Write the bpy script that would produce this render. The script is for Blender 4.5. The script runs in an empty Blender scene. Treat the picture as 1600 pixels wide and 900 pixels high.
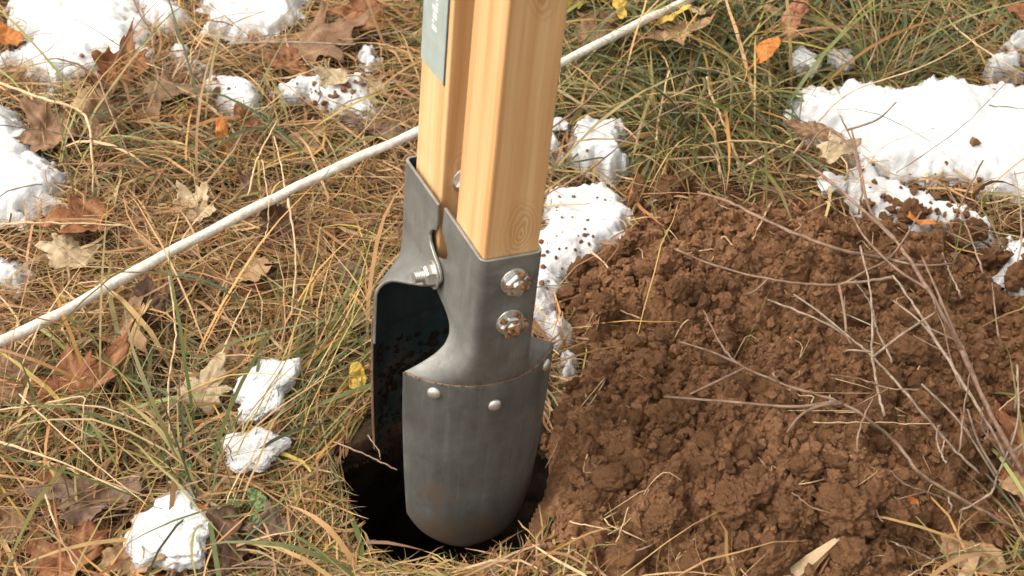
import bpy, bmesh, math
import numpy as np
from mathutils import Vector, Matrix

rng = np.random.default_rng(11)
scene = bpy.context.scene
COL = scene.collection
R = math.radians

# ------------------------------------------------------------------ camera
PITCH = R(40.0); DIST = 1.333; FPX = 2400.0
CAM = np.array([0.0, -DIST * math.cos(PITCH), DIST * math.sin(PITCH)])
cam_d = bpy.data.cameras.new('Camera'); cam = bpy.data.objects.new('Camera', cam_d)
COL.objects.link(cam); scene.camera = cam
cam.location = CAM; cam.rotation_euler = (R(90) - PITCH, 0, 0)
cam_d.sensor_width = 36; cam_d.lens = FPX / 1600 * 36
cam_d.clip_start = 0.01; cam_d.clip_end = 200
cam_d.dof.use_dof = True; cam_d.dof.focus_distance = 1.2; cam_d.dof.aperture_fstop = 13

# ------------------------------------------------------------------ sky, sun, exposure
SUN_AZ, SUN_EL = R(-99), R(54)          # azimuth measured from +y (view direction), negative = left
w = bpy.data.worlds.new('World'); scene.world = w; w.use_nodes = True
nt = w.node_tree; bg = nt.nodes['Background']
sky = nt.nodes.new('ShaderNodeTexSky'); sky.sky_type = 'NISHITA'; sky.sun_disc = False
sky.sun_elevation = SUN_EL; sky.sun_rotation = SUN_AZ; sky.dust_density = 5.0; sky.air_density = 1.0
hsv = nt.nodes.new('ShaderNodeHueSaturation'); hsv.inputs['Saturation'].default_value = 0.10   # cloud greys the sky
nt.links.new(sky.outputs[0], hsv.inputs['Color']); tint = nt.nodes.new('ShaderNodeMix'); tint.data_type = 'RGBA'; tint.blend_type = 'MULTIPLY'; tint.inputs[0].default_value = 1.0
tint.inputs[7].default_value = (1.0, 0.955, 0.875, 1)                   # warm white balance of the overcast light
nt.links.new(hsv.outputs[0], tint.inputs[6]); nt.links.new(tint.outputs[2], bg.inputs['Color'])
bg.inputs['Strength'].default_value = 0.15
sd = bpy.data.lights.new('Sun', 'SUN'); sd.energy = 0.6; sd.angle = R(70); sd.color = (1.0, 0.92, 0.79)
sun = bpy.data.objects.new('Sun', sd); COL.objects.link(sun); sun.location = (-2, -1, 3)
sv = Vector((math.sin(SUN_AZ) * math.cos(SUN_EL), math.cos(SUN_AZ) * math.cos(SUN_EL), math.sin(SUN_EL)))
sun.rotation_euler = (-sv).to_track_quat('-Z', 'Y').to_euler()
vs = scene.view_settings
vs.view_transform = 'Standard'; vs.look = 'None'; vs.gamma = 1; vs.use_curve_mapping = False
vs.exposure = 1.35
scene.cycles.use_denoising = True
scene.cycles.max_bounces = 8

# ------------------------------------------------------------------ numeric helpers
FW = np.array([0, math.cos(PITCH), -math.sin(PITCH)]); UP = np.array([0, math.sin(PITCH), math.cos(PITCH)])
def proj(P):
    d = np.asarray(P, float) - CAM; z = d @ FW
    return 800 + FPX * d[..., 0] / z, 450 - FPX * (d @ UP) / z
def ray(px, py):
    d = FW + np.array([1, 0, 0]) * ((px - 800) / FPX) + UP * ((450 - py) / FPX)
    return d / np.linalg.norm(d)
def at(px, py, z=0.0):                       # photograph point -> the point of the level z it shows
    d = ray(px, py); return CAM + d * ((z - CAM[2]) / d[2])

def _h2(ix, iy, seed):
    h = (ix.astype(np.int64) * 374761393 + iy.astype(np.int64) * 668265263 + seed * 2147483647 + 1013) & 0xffffffff
    h = ((h ^ (h >> 13)) * 1274126177) & 0xffffffff
    h = ((h ^ (h >> 16)) * 2246822519) & 0xffffffff
    return ((h ^ (h >> 15)) & 0xffffff) / float(0xffffff)
def vnoise(x, y, s, seed=0):                 # value noise, -1..1
    x = x / s; y = y / s
    ix = np.floor(x); iy = np.floor(y); fx = x - ix; fy = y - iy
    fx = fx * fx * fx * (fx * (fx * 6 - 15) + 10); fy = fy * fy * fy * (fy * (fy * 6 - 15) + 10)
    a = _h2(ix, iy, seed); b = _h2(ix + 1, iy, seed); c = _h2(ix, iy + 1, seed); d = _h2(ix + 1, iy + 1, seed)
    return 2 * ((a * (1 - fx) + b * fx) * (1 - fy) + (c * (1 - fx) + d * fx) * fy) - 1
def fbm(x, y, s, o=4, seed=0, g=0.5):
    t = np.zeros_like(x, float); a = 1
    for k in range(o): t += a * vnoise(x + 7.3 * k * s, y - 3.1 * k * s, s / 2 ** k, seed + k); a *= g
    return t
def lumps(x, y, s, seed=0, fill=0.75):       # round clods: domes on jittered cells, 0..1
    gx = np.floor(x / s); gy = np.floor(y / s); out = np.zeros_like(x, float)
    for i in (-1, 0, 1):
        for j in (-1, 0, 1):
            cx = (gx + i + _h2(gx + i, gy + j, seed)) * s; cy = (gy + j + _h2(gx + i, gy + j, seed + 5)) * s
            r = s * fill * (0.35 + 0.75 * _h2(gx + i, gy + j, seed + 9) ** 2)
            q = 1 - ((x - cx) ** 2 + (y - cy) ** 2) / r ** 2
            out = np.maximum(out, np.sqrt(np.maximum(q, 0)) * r / s)
    return out
def sstep(a, b, x):
    t = np.clip((x - a) / (b - a), 0, 1); return t * t * (3 - 2 * t)
def polysdf(poly, x, y):                     # + inside, - outside
    P = np.asarray(poly, float)[:, :2]; d = np.full(x.shape, 1e9); ins = np.zeros(x.shape, bool)
    for a, b in zip(P, np.roll(P, -1, 0)):
        e = b - a; t = np.clip(((x - a[0]) * e[0] + (y - a[1]) * e[1]) / (e @ e + 1e-12), 0, 1)
        d = np.minimum(d, (x - a[0] - t * e[0]) ** 2 + (y - a[1] - t * e[1]) ** 2)
        if a[1] != b[1]:
            c = ((a[1] > y) != (b[1] > y)) & (x < (b[0] - a[0]) * (y - a[1]) / (b[1] - a[1]) + a[0]); ins ^= c
    d = np.sqrt(d); return np.where(ins, d, -d)
def catmull(P, n):
    P = np.asarray(P, float)
    if len(P) == 2: t = np.linspace(0, 1, n)[:, None]; return P[0] * (1 - t) + P[1] * t
    Q = np.vstack([2 * P[0] - P[1], P, 2 * P[-1] - P[-2]]); out = []
    for u in np.linspace(0, len(P) - 1 - 1e-9, n):
        i = int(u); t = u - i; a, b, c, d = Q[i:i + 4]
        out.append(0.5 * (2 * b + (c - a) * t + (2 * a - 5 * b + 4 * c - d) * t * t + (3 * b - a - 3 * c + d) * t ** 3))
    return np.array(out)

# ------------------------------------------------------------------ mesh / object helpers
def np_mesh(name, V, F, mat, col=None, smooth=True, attr=None):
    V = np.asarray(V, np.float32); F = np.asarray(F, np.int32); k = F.shape[1]
    me = bpy.data.meshes.new(name)
    me.vertices.add(len(V)); me.vertices.foreach_set('co', V.ravel())
    me.loops.add(F.size); me.loops.foreach_set('vertex_index', F.ravel())
    me.polygons.add(len(F)); me.polygons.foreach_set('loop_start', np.arange(0, F.size, k, dtype=np.int32))
    me.polygons.foreach_set('use_smooth', np.full(len(F), smooth, bool))
    if col is not None:
        a = me.color_attributes.new('col', 'FLOAT_COLOR', 'POINT')
        c = np.ones((len(V), 4), np.float32); c[:, :3] = col; a.data.foreach_set('color', c.ravel())
    if attr is not None:
        a = me.attributes.new('vein', 'FLOAT', 'POINT'); a.data.foreach_set('value', np.asarray(attr, np.float32))
    me.update(calc_edges=True); me.validate()
    if mat: me.materials.append(mat)
    return me
def link(name, me, parent=None, loc=None, rot=None):
    o = bpy.data.objects.new(name, me); COL.objects.link(o)
    if parent: o.parent = parent
    if loc is not None: o.location = loc
    if rot is not None: o.rotation_euler = rot
    return o
def tag(o, label=None, cat=None, group=None, kind=None):
    if label: o['label'] = label
    if cat: o['category'] = cat
    if group: o['group'] = group
    if kind: o['kind'] = kind
    return o
def tube(P, rad, sides=6, twist=None, cap=True):
    P = np.asarray(P, float); n = len(P); rad = np.broadcast_to(np.asarray(rad, float), (n,))
    T = np.gradient(P, axis=0); T /= np.linalg.norm(T, axis=1)[:, None] + 1e-12
    ref = np.array([0.13, 0.21, 1.0]); A = np.cross(T, ref); A /= np.linalg.norm(A, axis=1)[:, None] + 1e-9; B = np.cross(T, A)
    ang = np.linspace(0, 2 * np.pi, sides, endpoint=False)
    rr = rad[:, None] * np.ones(sides)
    if twist is not None: rr = rr * twist(np.arange(n)[:, None] / (n - 1), ang[None])
    V = P[:, None] + rr[..., None] * (np.cos(ang)[None, :, None] * A[:, None] + np.sin(ang)[None, :, None] * B[:, None])
    V = V.reshape(-1, 3); i = np.arange(n - 1)[:, None] * sides; j = np.arange(sides)[None]; k = (j + 1) % sides
    F = np.stack([i + j, i + k, i + sides + k, i + sides + j], -1).reshape(-1, 4)
    if cap:
        V = np.vstack([V, P[0], P[-1]]); c0 = n * sides; c1 = c0 + 1; jj = np.arange(sides); kk = (jj + 1) % sides
        F = np.vstack([F, np.stack([kk, jj, np.full(sides, c0), np.full(sides, c0)], -1)[:, [0, 1, 2, 2]] if False else np.zeros((0, 4), int)])
        F3 = np.vstack([np.stack([kk, jj, np.full(sides, c0)], -1), np.stack([(n - 1) * sides + jj, (n - 1) * sides + kk, np.full(sides, c1)], -1)])
        F = np.vstack([np.vstack([F[:, [0, 1, 2]], F[:, [0, 2, 3]]]), F3])
    return V, F
_ico = {}
def ico(sub):
    if sub not in _ico:
        bm = bmesh.new(); bmesh.ops.create_icosphere(bm, subdivisions=sub, radius=1)
        _ico[sub] = (np.array([v.co[:] for v in bm.verts]), np.array([[v.index for v in f.verts] for f in bm.faces])); bm.free()
    return _ico[sub]
def n3(V, s, seed):                          # cheap 3-D noise out of three 2-D sheets
    return (vnoise(V[..., 0] + 31, V[..., 1] + 0.37 * V[..., 2], s, seed) + vnoise(V[..., 1] - 17, V[..., 2] + 0.41 * V[..., 0], s, seed + 1)
            + vnoise(V[..., 2] + 5, V[..., 0] - 0.33 * V[..., 1], s, seed + 2)) / 1.7
from mathutils import noise as mn
def s3(V, f, seed, o=3):
    off = Vector((seed * 1.7, -seed * 0.9, seed * 0.37)); return np.array([mn.fractal(Vector(v) * f + off, 0.9, 2.1, o) for v in V])
def rand_rot(n):
    q = rng.normal(size=(n, 4)); q /= np.linalg.norm(q, axis=1)[:, None]; a, b, c, d = q.T
    return np.stack([np.stack([1 - 2 * (c * c + d * d), 2 * (b * c - a * d), 2 * (b * d + a * c)], -1),
                     np.stack([2 * (b * c + a * d), 1 - 2 * (b * b + d * d), 2 * (c * d - a * b)], -1),
                     np.stack([2 * (b * d - a * c), 2 * (c * d + a * b), 1 - 2 * (b * b + c * c)], -1)], 1)
def crumb_geo(C, S, sub, jit=0.22):          # many irregular crumbs in one mesh
    bv, bf = ico(sub); n = len(C); m = len(bv)
    V = bv[None] * (1 + jit * rng.normal(size=(n, m, 1)).clip(-1.8, 1.8)) * rng.uniform(0.65, 1.25, (n, 1, 3))
    V = np.einsum('nij,nmj->nmi', rand_rot(n), V) * S[:, None, None] + C[:, None]
    return V.reshape(-1, 3), (bf[None] + (np.arange(n) * m)[:, None, None]).reshape(-1, 3)

# ------------------------------------------------------------------ materials
def mat(name):
    m = bpy.data.materials.new(name); m.use_nodes = True
    return m, m.node_tree, m.node_tree.nodes['Principled BSDF']
def N(t, typ, **kw):
    n = t.nodes.new(typ)
    for k, v in kw.items():
        if k in n.inputs: n.inputs[k].default_value = v
        else: setattr(n, k, v)
    return n
def ramp(t, fac, stops):
    r = t.nodes.new('ShaderNodeValToRGB'); e = r.color_ramp.elements
    while len(e) < len(stops): e.new(0.5)
    for k, (p, c) in enumerate(stops): e[k].position = p; e[k].color = (*c, 1) if len(c) == 3 else c
    t.links.new(fac, r.inputs[0]); return r.outputs[0]
def bump(t, b, h, dist, strength=1.0, prev=None):
    n = N(t, 'ShaderNodeBump', Distance=dist, Strength=strength); t.links.new(h, n.inputs['Height'])
    if prev: t.links.new(prev, n.inputs['Normal'])
    t.links.new(n.outputs[0], b.inputs['Normal']); return n.outputs[0]
def coords(t, scale=(1, 1, 1), kind='Object', loc=(0, 0, 0)):
    c = t.nodes.new('ShaderNodeTexCoord'); m = N(t, 'ShaderNodeMapping'); m.inputs['Scale'].default_value = scale; m.inputs['Location'].default_value = loc
    t.links.new(c.outputs[kind], m.inputs[0]); return m.outputs[0]
def noise(t, v, scale, detail=4, rough=0.55, out='Fac', dist=0):
    n = N(t, 'ShaderNodeTexNoise', Scale=scale, Detail=detail, Roughness=rough, Distortion=dist); t.links.new(v, n.inputs['Vector']); return n.outputs[out]
def mixc(t, f, a, b, mode='MIX'):
    m = t.nodes.new('ShaderNodeMix'); m.data_type = 'RGBA'; m.blend_type = mode
    for k, v in ((0, f), (6, a), (7, b)):
        if hasattr(v, 'is_linked'): t.links.new(v, m.inputs[k])
        else: m.inputs[k].default_value = v if k == 0 or len(v) == 4 else (*v, 1)
    return m.outputs[2]

def soil_mat(name, base, dark, light, patches=False):
    m, t, b = mat(name); v = coords(t)
    c = ramp(t, noise(t, v, 34, 6, 0.65), [(0.3, dark), (0.5, base), (0.72, light)])
    c = mixc(t, 0.6, c, ramp(t, noise(t, v, 380, 6, 0.75), [(0.33, dark), (0.6, light)]))
    if patches: c = mixc(t, 0.8, c, ramp(t, noise(t, coords(t, kind='Generated') if False else v, 13, 4, 0.65), [(0.32, (0.62, 0.58, 0.54)), (0.5, (0.95, 0.92, 0.9)), (0.68, (1.25, 1.25, 1.25))]), 'MULTIPLY')   # damp and drier earth
    t.links.new(c, b.inputs['Base Color']); b.inputs['Roughness'].default_value = 0.95; b.inputs['Specular IOR Level'].default_value = 0.15
    p = bump(t, b, noise(t, v, 300, 6, 0.75), 0.0035); bump(t, b, noise(t, v, 1100, 3, 0.7), 0.0014, 1, p)
    return m
M_SOIL = soil_mat('dug_soil', (0.232, 0.114, 0.054), (0.112, 0.052, 0.024), (0.365, 0.196, 0.103), True)
M_SHADED_SOIL = soil_mat('shaded_dark_soil', (0.020, 0.013, 0.008), (0.010, 0.007, 0.005), (0.042, 0.025, 0.015))  # near-black: the shade down the shaft is put into the soil colour
M_GROUND = soil_mat('ground_soil', (0.045, 0.028, 0.015), (0.020, 0.013, 0.008), (0.10, 0.062, 0.033))

m, t, b = mat('snow'); v = coords(t)
c = ramp(t, noise(t, v, 40, 4), [(0.3, (0.50, 0.515, 0.54)), (0.62, (0.61, 0.61, 0.61))])
t.links.new(c, b.inputs['Base Color']); b.inputs['Roughness'].default_value = 0.75
b.inputs['Subsurface Weight'].default_value = 0.15; b.inputs['Subsurface Radius'].default_value = (0.008, 0.008, 0.009); b.inputs['Subsurface Scale'].default_value = 0.6
p = bump(t, b, noise(t, v, 260, 5, 0.7), 0.0022, 0.8); bump(t, b, noise(t, v, 1000, 2), 0.0010, 0.9, p); M_SNOW = m

m, t, b = mat('grass_blades')
a = N(t, 'ShaderNodeVertexColor', layer_name='col'); v = coords(t)
c = mixc(t, 0.5, a.outputs[0], ramp(t, noise(t, v, 90, 4, 0.7), [(0.25, (0.45, 0.42, 0.38)), (0.75, (1.0, 1.0, 1.0))]), 'MULTIPLY')
t.links.new(c, b.inputs['Base Color']); b.inputs['Roughness'].default_value = 0.55; b.inputs['Specular IOR Level'].default_value = 0.35
tr = N(t, 'ShaderNodeBsdfTranslucent'); t.links.new(c, tr.inputs[0]); ms = N(t, 'ShaderNodeMixShader', Fac=0.15)
t.links.new(b.outputs[0], ms.inputs[1]); t.links.new(tr.outputs[0], ms.inputs[2])
t.links.new(ms.outputs[0], t.nodes['Material Output'].inputs[0]); M_GRASS = m

def leaf_mat(name, c1, c2, vein, transl=0.18):
    m, t, b = mat(name); v = coords(t)
    c = ramp(t, noise(t, v, 38, 6, 0.7, dist=0.6), [(0.32, c1), (0.66, c2)])
    c = mixc(t, 0.5, c, ramp(t, noise(t, v, 260, 4, 0.7), [(0.3, (0.5, 0.45, 0.4)), (0.6, (1, 1, 1))]), 'MULTIPLY')
    a = N(t, 'ShaderNodeAttribute', attribute_name='vein'); c = mixc(t, a.outputs['Fac'], c, vein)
    t.links.new(c, b.inputs['Base Color']); b.inputs['Roughness'].default_value = 0.6; b.inputs['Specular IOR Level'].default_value = 0.3
    bump(t, b, noise(t, v, 320, 4, 0.65), 0.0012)
    tr = N(t, 'ShaderNodeBsdfTranslucent'); t.links.new(c, tr.inputs[0]); ms = N(t, 'ShaderNodeMixShader', Fac=transl)
    t.links.new(b.outputs[0], ms.inputs[1]); t.links.new(tr.outputs[0], ms.inputs[2]); t.links.new(ms.outputs[0], t.nodes['Material Output'].inputs[0])
    return m
LM = {
 'rust': leaf_mat('leaf_rust', (0.15, 0.055, 0.022), (0.30, 0.115, 0.045), (0.36, 0.18, 0.08)),
 'brown': leaf_mat('leaf_brown', (0.13, 0.070, 0.038), (0.25, 0.140, 0.075), (0.30, 0.18, 0.10)),
 'greybrown': leaf_mat('leaf_greybrown', (0.15, 0.095, 0.065), (0.27, 0.180, 0.125), (0.14, 0.08, 0.05)),
 'tan': leaf_mat('leaf_tan', (0.28, 0.165, 0.080), (0.46, 0.300, 0.165), (0.30, 0.17, 0.09)),
 'pale': leaf_mat('leaf_pale', (0.40, 0.30, 0.18), (0.58, 0.46, 0.30), (0.42, 0.30, 0.18)),
 'orange': leaf_mat('leaf_orange', (0.40, 0.115, 0.020), (0.58, 0.210, 0.040), (0.48, 0.22, 0.07)),
 'yellow': leaf_mat('leaf_yellow', (0.55, 0.330, 0.040), (0.66, 0.470, 0.090), (0.55, 0.38, 0.10)),
 'pink': leaf_mat('leaf_pink', (0.36, 0.150, 0.080), (0.50, 0.235, 0.135), (0.30, 0.11, 0.06)),
 'dark': leaf_mat('leaf_dark', (0.060, 0.030, 0.018), (0.12, 0.062, 0.036), (0.16, 0.09, 0.05)),
 'green': leaf_mat('leaf_green', (0.075, 0.130, 0.055), (0.17, 0.240, 0.080), (0.25, 0.32, 0.14)),
}
def stick_mat(name, c1, c2, sc=120):
    m, t, b = mat(name); v = coords(t)
    c = ramp(t, noise(t, v, sc, 5, 0.7), [(0.35, c1), (0.65, c2)])
    t.links.new(c, b.inputs['Base Color']); b.inputs['Roughness'].default_value = 0.7
    bump(t, b, noise(t, v, 700, 4), 0.0006); return m
SM = {
 'red': stick_mat('twig_red', (0.120, 0.064, 0.040), (0.275, 0.180, 0.118), 70),
 'brown': stick_mat('twig_brown', (0.11, 0.060, 0.038), (0.26, 0.160, 0.110)),
 'pale': stick_mat('twig_pale', (0.15, 0.105, 0.076), (0.36, 0.27, 0.20)),
 'straw': stick_mat('stalk_straw', (0.34, 0.22, 0.11), (0.56, 0.41, 0.24)),
 'dark': stick_mat('twig_dark', (0.05, 0.036, 0.028), (0.13, 0.085, 0.06)),
 'rope': stick_mat('rope_fibre', (0.46, 0.40, 0.32), (0.70, 0.665, 0.60), 190),
 'chip': stick_mat('wood_chip', (0.30, 0.205, 0.115), (0.46, 0.335, 0.20), 60),
}

m, t, b = mat('pine_wood'); v = coords(t, (1, 1, 0.075), loc=(0.031, 0.055, 0.01))
d = noise(t, v, 22, 2, 0.5, 'Color'); vv = t.nodes.new('ShaderNodeVectorMath'); vv.operation = 'MULTIPLY_ADD'
t.links.new(d, vv.inputs[0]); vv.inputs[1].default_value = (0.06, 0.06, 0.0); t.links.new(v, vv.inputs[2])
wv = N(t, 'ShaderNodeTexWave', wave_type='RINGS', rings_direction='Z', Scale=17, Distortion=3.0, Detail=2); wv.inputs['Detail Scale'].default_value = 2
t.links.new(vv.outputs[0], wv.inputs[0])
c = ramp(t, wv.outputs['Fac'], [(0.0, (0.62, 0.405, 0.212)), (0.55, (0.60, 0.380, 0.188)), (0.97, (0.54, 0.320, 0.148))])
c = mixc(t, 0.65, c, ramp(t, noise(t, coords(t, (1, 1, 0.02)), 330, 5, 0.65), [(0.30, (0.76, 0.67, 0.56)), (0.60, (1, 1, 1))]), 'MULTIPLY')
c = mixc(t, 0.55, c, ramp(t, noise(t, coords(t, (1, 1, 0.25)), 14, 3), [(0.3, (0.80, 0.68, 0.56)), (0.65, (1, 1, 1))]), 'MULTIPLY')
def knot(c, P, r, freq):
    ds = t.nodes.new('ShaderNodeVectorMath'); ds.operation = 'DISTANCE'; tc = t.nodes.new('ShaderNodeTexCoord'); mp = N(t, 'ShaderNodeMapping'); mp.inputs['Scale'].default_value = (1, 0.15, 0.62)
    wob = t.nodes.new('ShaderNodeVectorMath'); wob.operation = 'MULTIPLY_ADD'; wob.inputs[1].default_value = (0.012, 0, 0.012); t.links.new(tc.outputs['Object'], mp.inputs[0])
    t.links.new(noise(t, mp.outputs[0], 60, 2, 0.5, 'Color'), wob.inputs[0]); t.links.new(mp.outputs[0], wob.inputs[2]); t.links.new(wob.outputs[0], ds.inputs[0])
    ds.inputs[1].default_value = (P[0] * S + 0.006, P[1] * S * 0.15, (P[2] - PIV_) * S * 0.62 + 0.006)
    sn = N(t, 'ShaderNodeMath', operation='MULTIPLY'); t.links.new(ds.outputs['Value'], sn.inputs[0]); sn.inputs[1].default_value = freq
    si = N(t, 'ShaderNodeMath', operation='SINE'); t.links.new(sn.outputs[0], si.inputs[0])
    mr = N(t, 'ShaderNodeMapRange'); mr.inputs[1].default_value = r; mr.inputs[2].default_value = r * 0.25; mr.inputs[3].default_value = 0; mr.inputs[4].default_value = 0.55; t.links.new(ds.outputs['Value'], mr.inputs[0])
    m2 = N(t, 'ShaderNodeMath', operation='MULTIPLY_ADD'); t.links.new(si.outputs[0], m2.inputs[0]); m2.inputs[1].default_value = 0.5; m2.inputs[2].default_value = 0.5
    m3 = N(t, 'ShaderNodeMath', operation='MULTIPLY'); t.links.new(m2.outputs[0], m3.inputs[0]); t.links.new(mr.outputs[0], m3.inputs[1])
    return mixc(t, m3.outputs[0], c, (0.27, 0.125, 0.045))
S = 0.789e-3; PIV_ = -70.0
c = knot(c, (6, -82, 22), 0.017, 2300); c = knot(c, (2, -82, 235), 0.014, 1900)
t.links.new(c, b.inputs['Base Color']); b.inputs['Roughness'].default_value = 0.42
bump(t, b, noise(t, coords(t, (1, 1, 0.03)), 260, 4), 0.0005, 0.6); M_WOOD = m

def steel(name, c1, c2, metal, rough, dirt_z=None, dirt=0.5):
    m, t, b = mat(name); v = coords(t); vz = coords(t, (1, 1, 0.22))
    c = ramp(t, noise(t, vz, 60, 5, 0.65), [(0.3, c1), (0.7, c2)])
    c = mixc(t, ramp(t, noise(t, coords(t, (1, 1, 0.08)), 170, 4, 0.7), [(0.56, (0, 0, 0)), (0.78, (0.45, 0.45, 0.45))]), c, tuple(x * 1.7 for x in c2))
    c = mixc(t, 0.75, c, ramp(t, noise(t, v, 30, 7, 0.72, dist=0.4), [(0.32, (0.62, 0.60, 0.57)), (0.5, (0.95, 0.94, 0.92)), (0.68, (1.35, 1.34, 1.30))]), 'MULTIPLY')
    sp = N(t, 'ShaderNodeSeparateXYZ'); cc = t.nodes.new('ShaderNodeTexCoord'); t.links.new(cc.outputs['Object'], sp.inputs[0])
    nz = noise(t, v, 45, 6, 0.75)
    if dirt_z:
        mr = N(t, 'ShaderNodeMapRange'); mr.inputs[1].default_value = dirt_z[0]; mr.inputs[2].default_value = dirt_z[1]; mr.inputs[3].default_value = 0.34; mr.inputs[4].default_value = 0.0
        t.links.new(sp.outputs['Z'], mr.inputs[0]); ad = N(t, 'ShaderNodeMath', operation='ADD'); t.links.new(mr.outputs[0], ad.inputs[0]); t.links.new(nz, ad.inputs[1]); nz = ad.outputs[0]
    f = ramp(t, nz, [(0.62, (0, 0, 0)), (0.80, (dirt, dirt, dirt))])
    c = mixc(t, f, c, (0.105, 0.066, 0.041))
    t.links.new(c, b.inputs['Base Color'])
    mm = N(t, 'ShaderNodeMath', operation='MULTIPLY_ADD'); t.links.new(f, mm.inputs[0]); mm.inputs[1].default_value = -metal; mm.inputs[2].default_value = metal; t.links.new(mm.outputs[0], b.inputs['Metallic'])
    rr = N(t, 'ShaderNodeMapRange'); rr.inputs[3].default_value = rough - 0.1; rr.inputs[4].default_value = rough + 0.14; t.links.new(noise(t, v, 110, 5, 0.7), rr.inputs[0]); t.links.new(rr.outputs[0], b.inputs['Roughness'])
    bump(t, b, noise(t, v, 300, 4, 0.6), 0.0003, 0.5); return m
M_BRACKET = steel('grey_steel', (0.112, 0.112, 0.106), (0.165, 0.164, 0.155), 0.35, 0.52, dirt=0.7)
M_BLADE = steel('blade_steel', (0.066, 0.068, 0.064), (0.102, 0.103, 0.097), 0.2, 0.56, (-0.213, -0.13), 0.8)
M_RIM = steel('highlight_steel_rim', (0.22, 0.21, 0.195), (0.34, 0.33, 0.31), 0.6, 0.38, dirt=0.6)  # edge highlights of the brackets put into a lighter rim colour
M_RUST = stick_mat('rusty_blade_rim', (0.10, 0.055, 0.030), (0.20, 0.125, 0.075), 160)
M_INNER = steel('dark_inner_steel', (0.012, 0.026, 0.031), (0.026, 0.046, 0.051), 0.25, 0.5, (-0.20, -0.06), 0.5)  # darker steel colour for the inner faces of blades and brackets
M_BOLT = steel('zinc_bolt', (0.52, 0.51, 0.48), (0.68, 0.66, 0.62), 0.85, 0.32, dirt=0.85)

def flat(name, c, rough=0.5):
    m, t, b = mat(name); v = coords(t)
    cc = ramp(t, noise(t, v, 90, 4), [(0.3, tuple(x * 0.8 for x in c)), (0.7, c)]); t.links.new(cc, b.inputs['Base Color']); b.inputs['Roughness'].default_value = rough; return m
M_STICK = flat('sticker_green', (0.30, 0.345, 0.325), 0.35); M_STICKD = flat('sticker_edge', (0.03, 0.035, 0.04), 0.4)
M_WHITE = flat('sticker_white', (0.72, 0.72, 0.70), 0.4); M_REDP = flat('sticker_red', (0.50, 0.16, 0.12), 0.4)

# ------------------------------------------------------------------ the tool's place
S = 0.789e-3                                                  # model millimetre in scene metres
T_O = np.array([-0.0258, -0.1958, 0.2403])
T_U = np.array([0.91411656, 0.39012889, -0.11040999]); T_V = np.array([-0.39614741, 0.91738923, -0.03826526]); T_W = np.array([0.08636055, 0.07871754, 0.99314924])
HC = (T_O - T_W * (T_O[2] / T_W[2]))[:2] + np.array([-0.001, -0.031])   # where the tool's axis meets the ground

TA = HC + np.array([0.001, 0.031])
def hole_r(x, y):
    th = np.arctan2(y - HC[1], x - HC[0]); return 0.083 + 0.005 * np.sin(2 * th + 1.0) + 0.004 * np.sin(5 * th) + 0.003 * np.sin(11 * th + 2)
def hole_d(x, y): return np.hypot(x - HC[0], y - HC[1]) - hole_r(x, y)
def ground_s(x, y):                          # ground without the hole
    return 0.010 * fbm(x, y, 0.22, 3, 3) + 0.004 * fbm(x, y, 0.03, 3, 8)
def ground_h(x, y):
    d = hole_d(x, y); return ground_s(x, y) + 0.006 * np.exp(-(d / 0.02) ** 2) - 0.02 * sstep(0.002, -0.004, d)

# ------------------------------------------------------------------ ground sheet to the horizon, one mesh
def axis(lo, hi, st, far):
    core = np.arange(lo, hi + st / 2, st); out = []; s = st; p = hi
    while p < far: s *= 1.35; p += s; out.append(p)
    neg = []; s = st; p = lo
    while p > -far: s *= 1.35; p -= s; neg.append(p)
    return np.concatenate([neg[::-1], core, out])
gx = axis(-0.7, 0.7, 0.005, 90); gy = axis(-0.42, 0.65, 0.005, 90)
fine = lambda a, c: np.unique(np.concatenate([a, np.arange(c - 0.12, c + 0.12, 0.0025)]).round(5))
gx = fine(gx, HC[0]); gy = fine(gy, HC[1])
X, Y = np.meshgrid(gx, gy); Z = ground_h(X, Y)
def grid_faces(ny, nx):
    i = np.arange(ny - 1)[:, None] * nx + np.arange(nx - 1)[None]; return np.stack([i, i + 1, i + nx + 1, i + nx], -1).reshape(-1, 4)
GF = grid_faces(*X.shape); GF = GF[(hole_d(X, Y).reshape(-1)[GF] > -0.002).any(1)]
g = link('ground', np_mesh('ground', np.stack([X, Y, Z], -1).reshape(-1, 3), GF, M_GROUND)); tag(g, kind='structure')
na, nz = 140, 60                                           # the dug shaft: rough wall, slightly wider below the turf
A_, K_ = np.meshgrid(np.linspace(0, 2 * np.pi, na, endpoint=False), np.linspace(0, 1, nz)); zz = 0.003 - 0.45 * K_ ** 1.5
cx_, cy_ = np.cos(A_), np.sin(A_); r0 = hole_r(HC[0] + cx_, HC[1] + cy_)
rr_ = r0 + 0.004 * (1 - np.minimum(K_ * 14, 1)) - 0.003 * np.minimum(K_ * 14, 1) + 0.012 * sstep(0.05, 0.4, K_) + 0.0045 * fbm(A_ * 0.09 + 3, zz * 1.0, 0.03, 4, 17, 0.6) * np.minimum(K_ * 8, 1) * (0.5 + 0.5 * np.cos(A_ / 2) ** 2)
V = np.stack([HC[0] + rr_ * cx_, HC[1] + rr_ * cy_, zz + ground_s(HC[0] + rr_ * cx_, HC[1] + rr_ * cy_) * (1 - K_) ** 3], -1).reshape(-1, 3)
ii = np.arange(nz - 1)[:, None] * na; jj = np.arange(na)[None]; kk = (jj + 1) % na
F = np.stack([ii + jj, ii + kk, ii + na + kk, ii + na + jj], -1).reshape(-1, 4)
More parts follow.
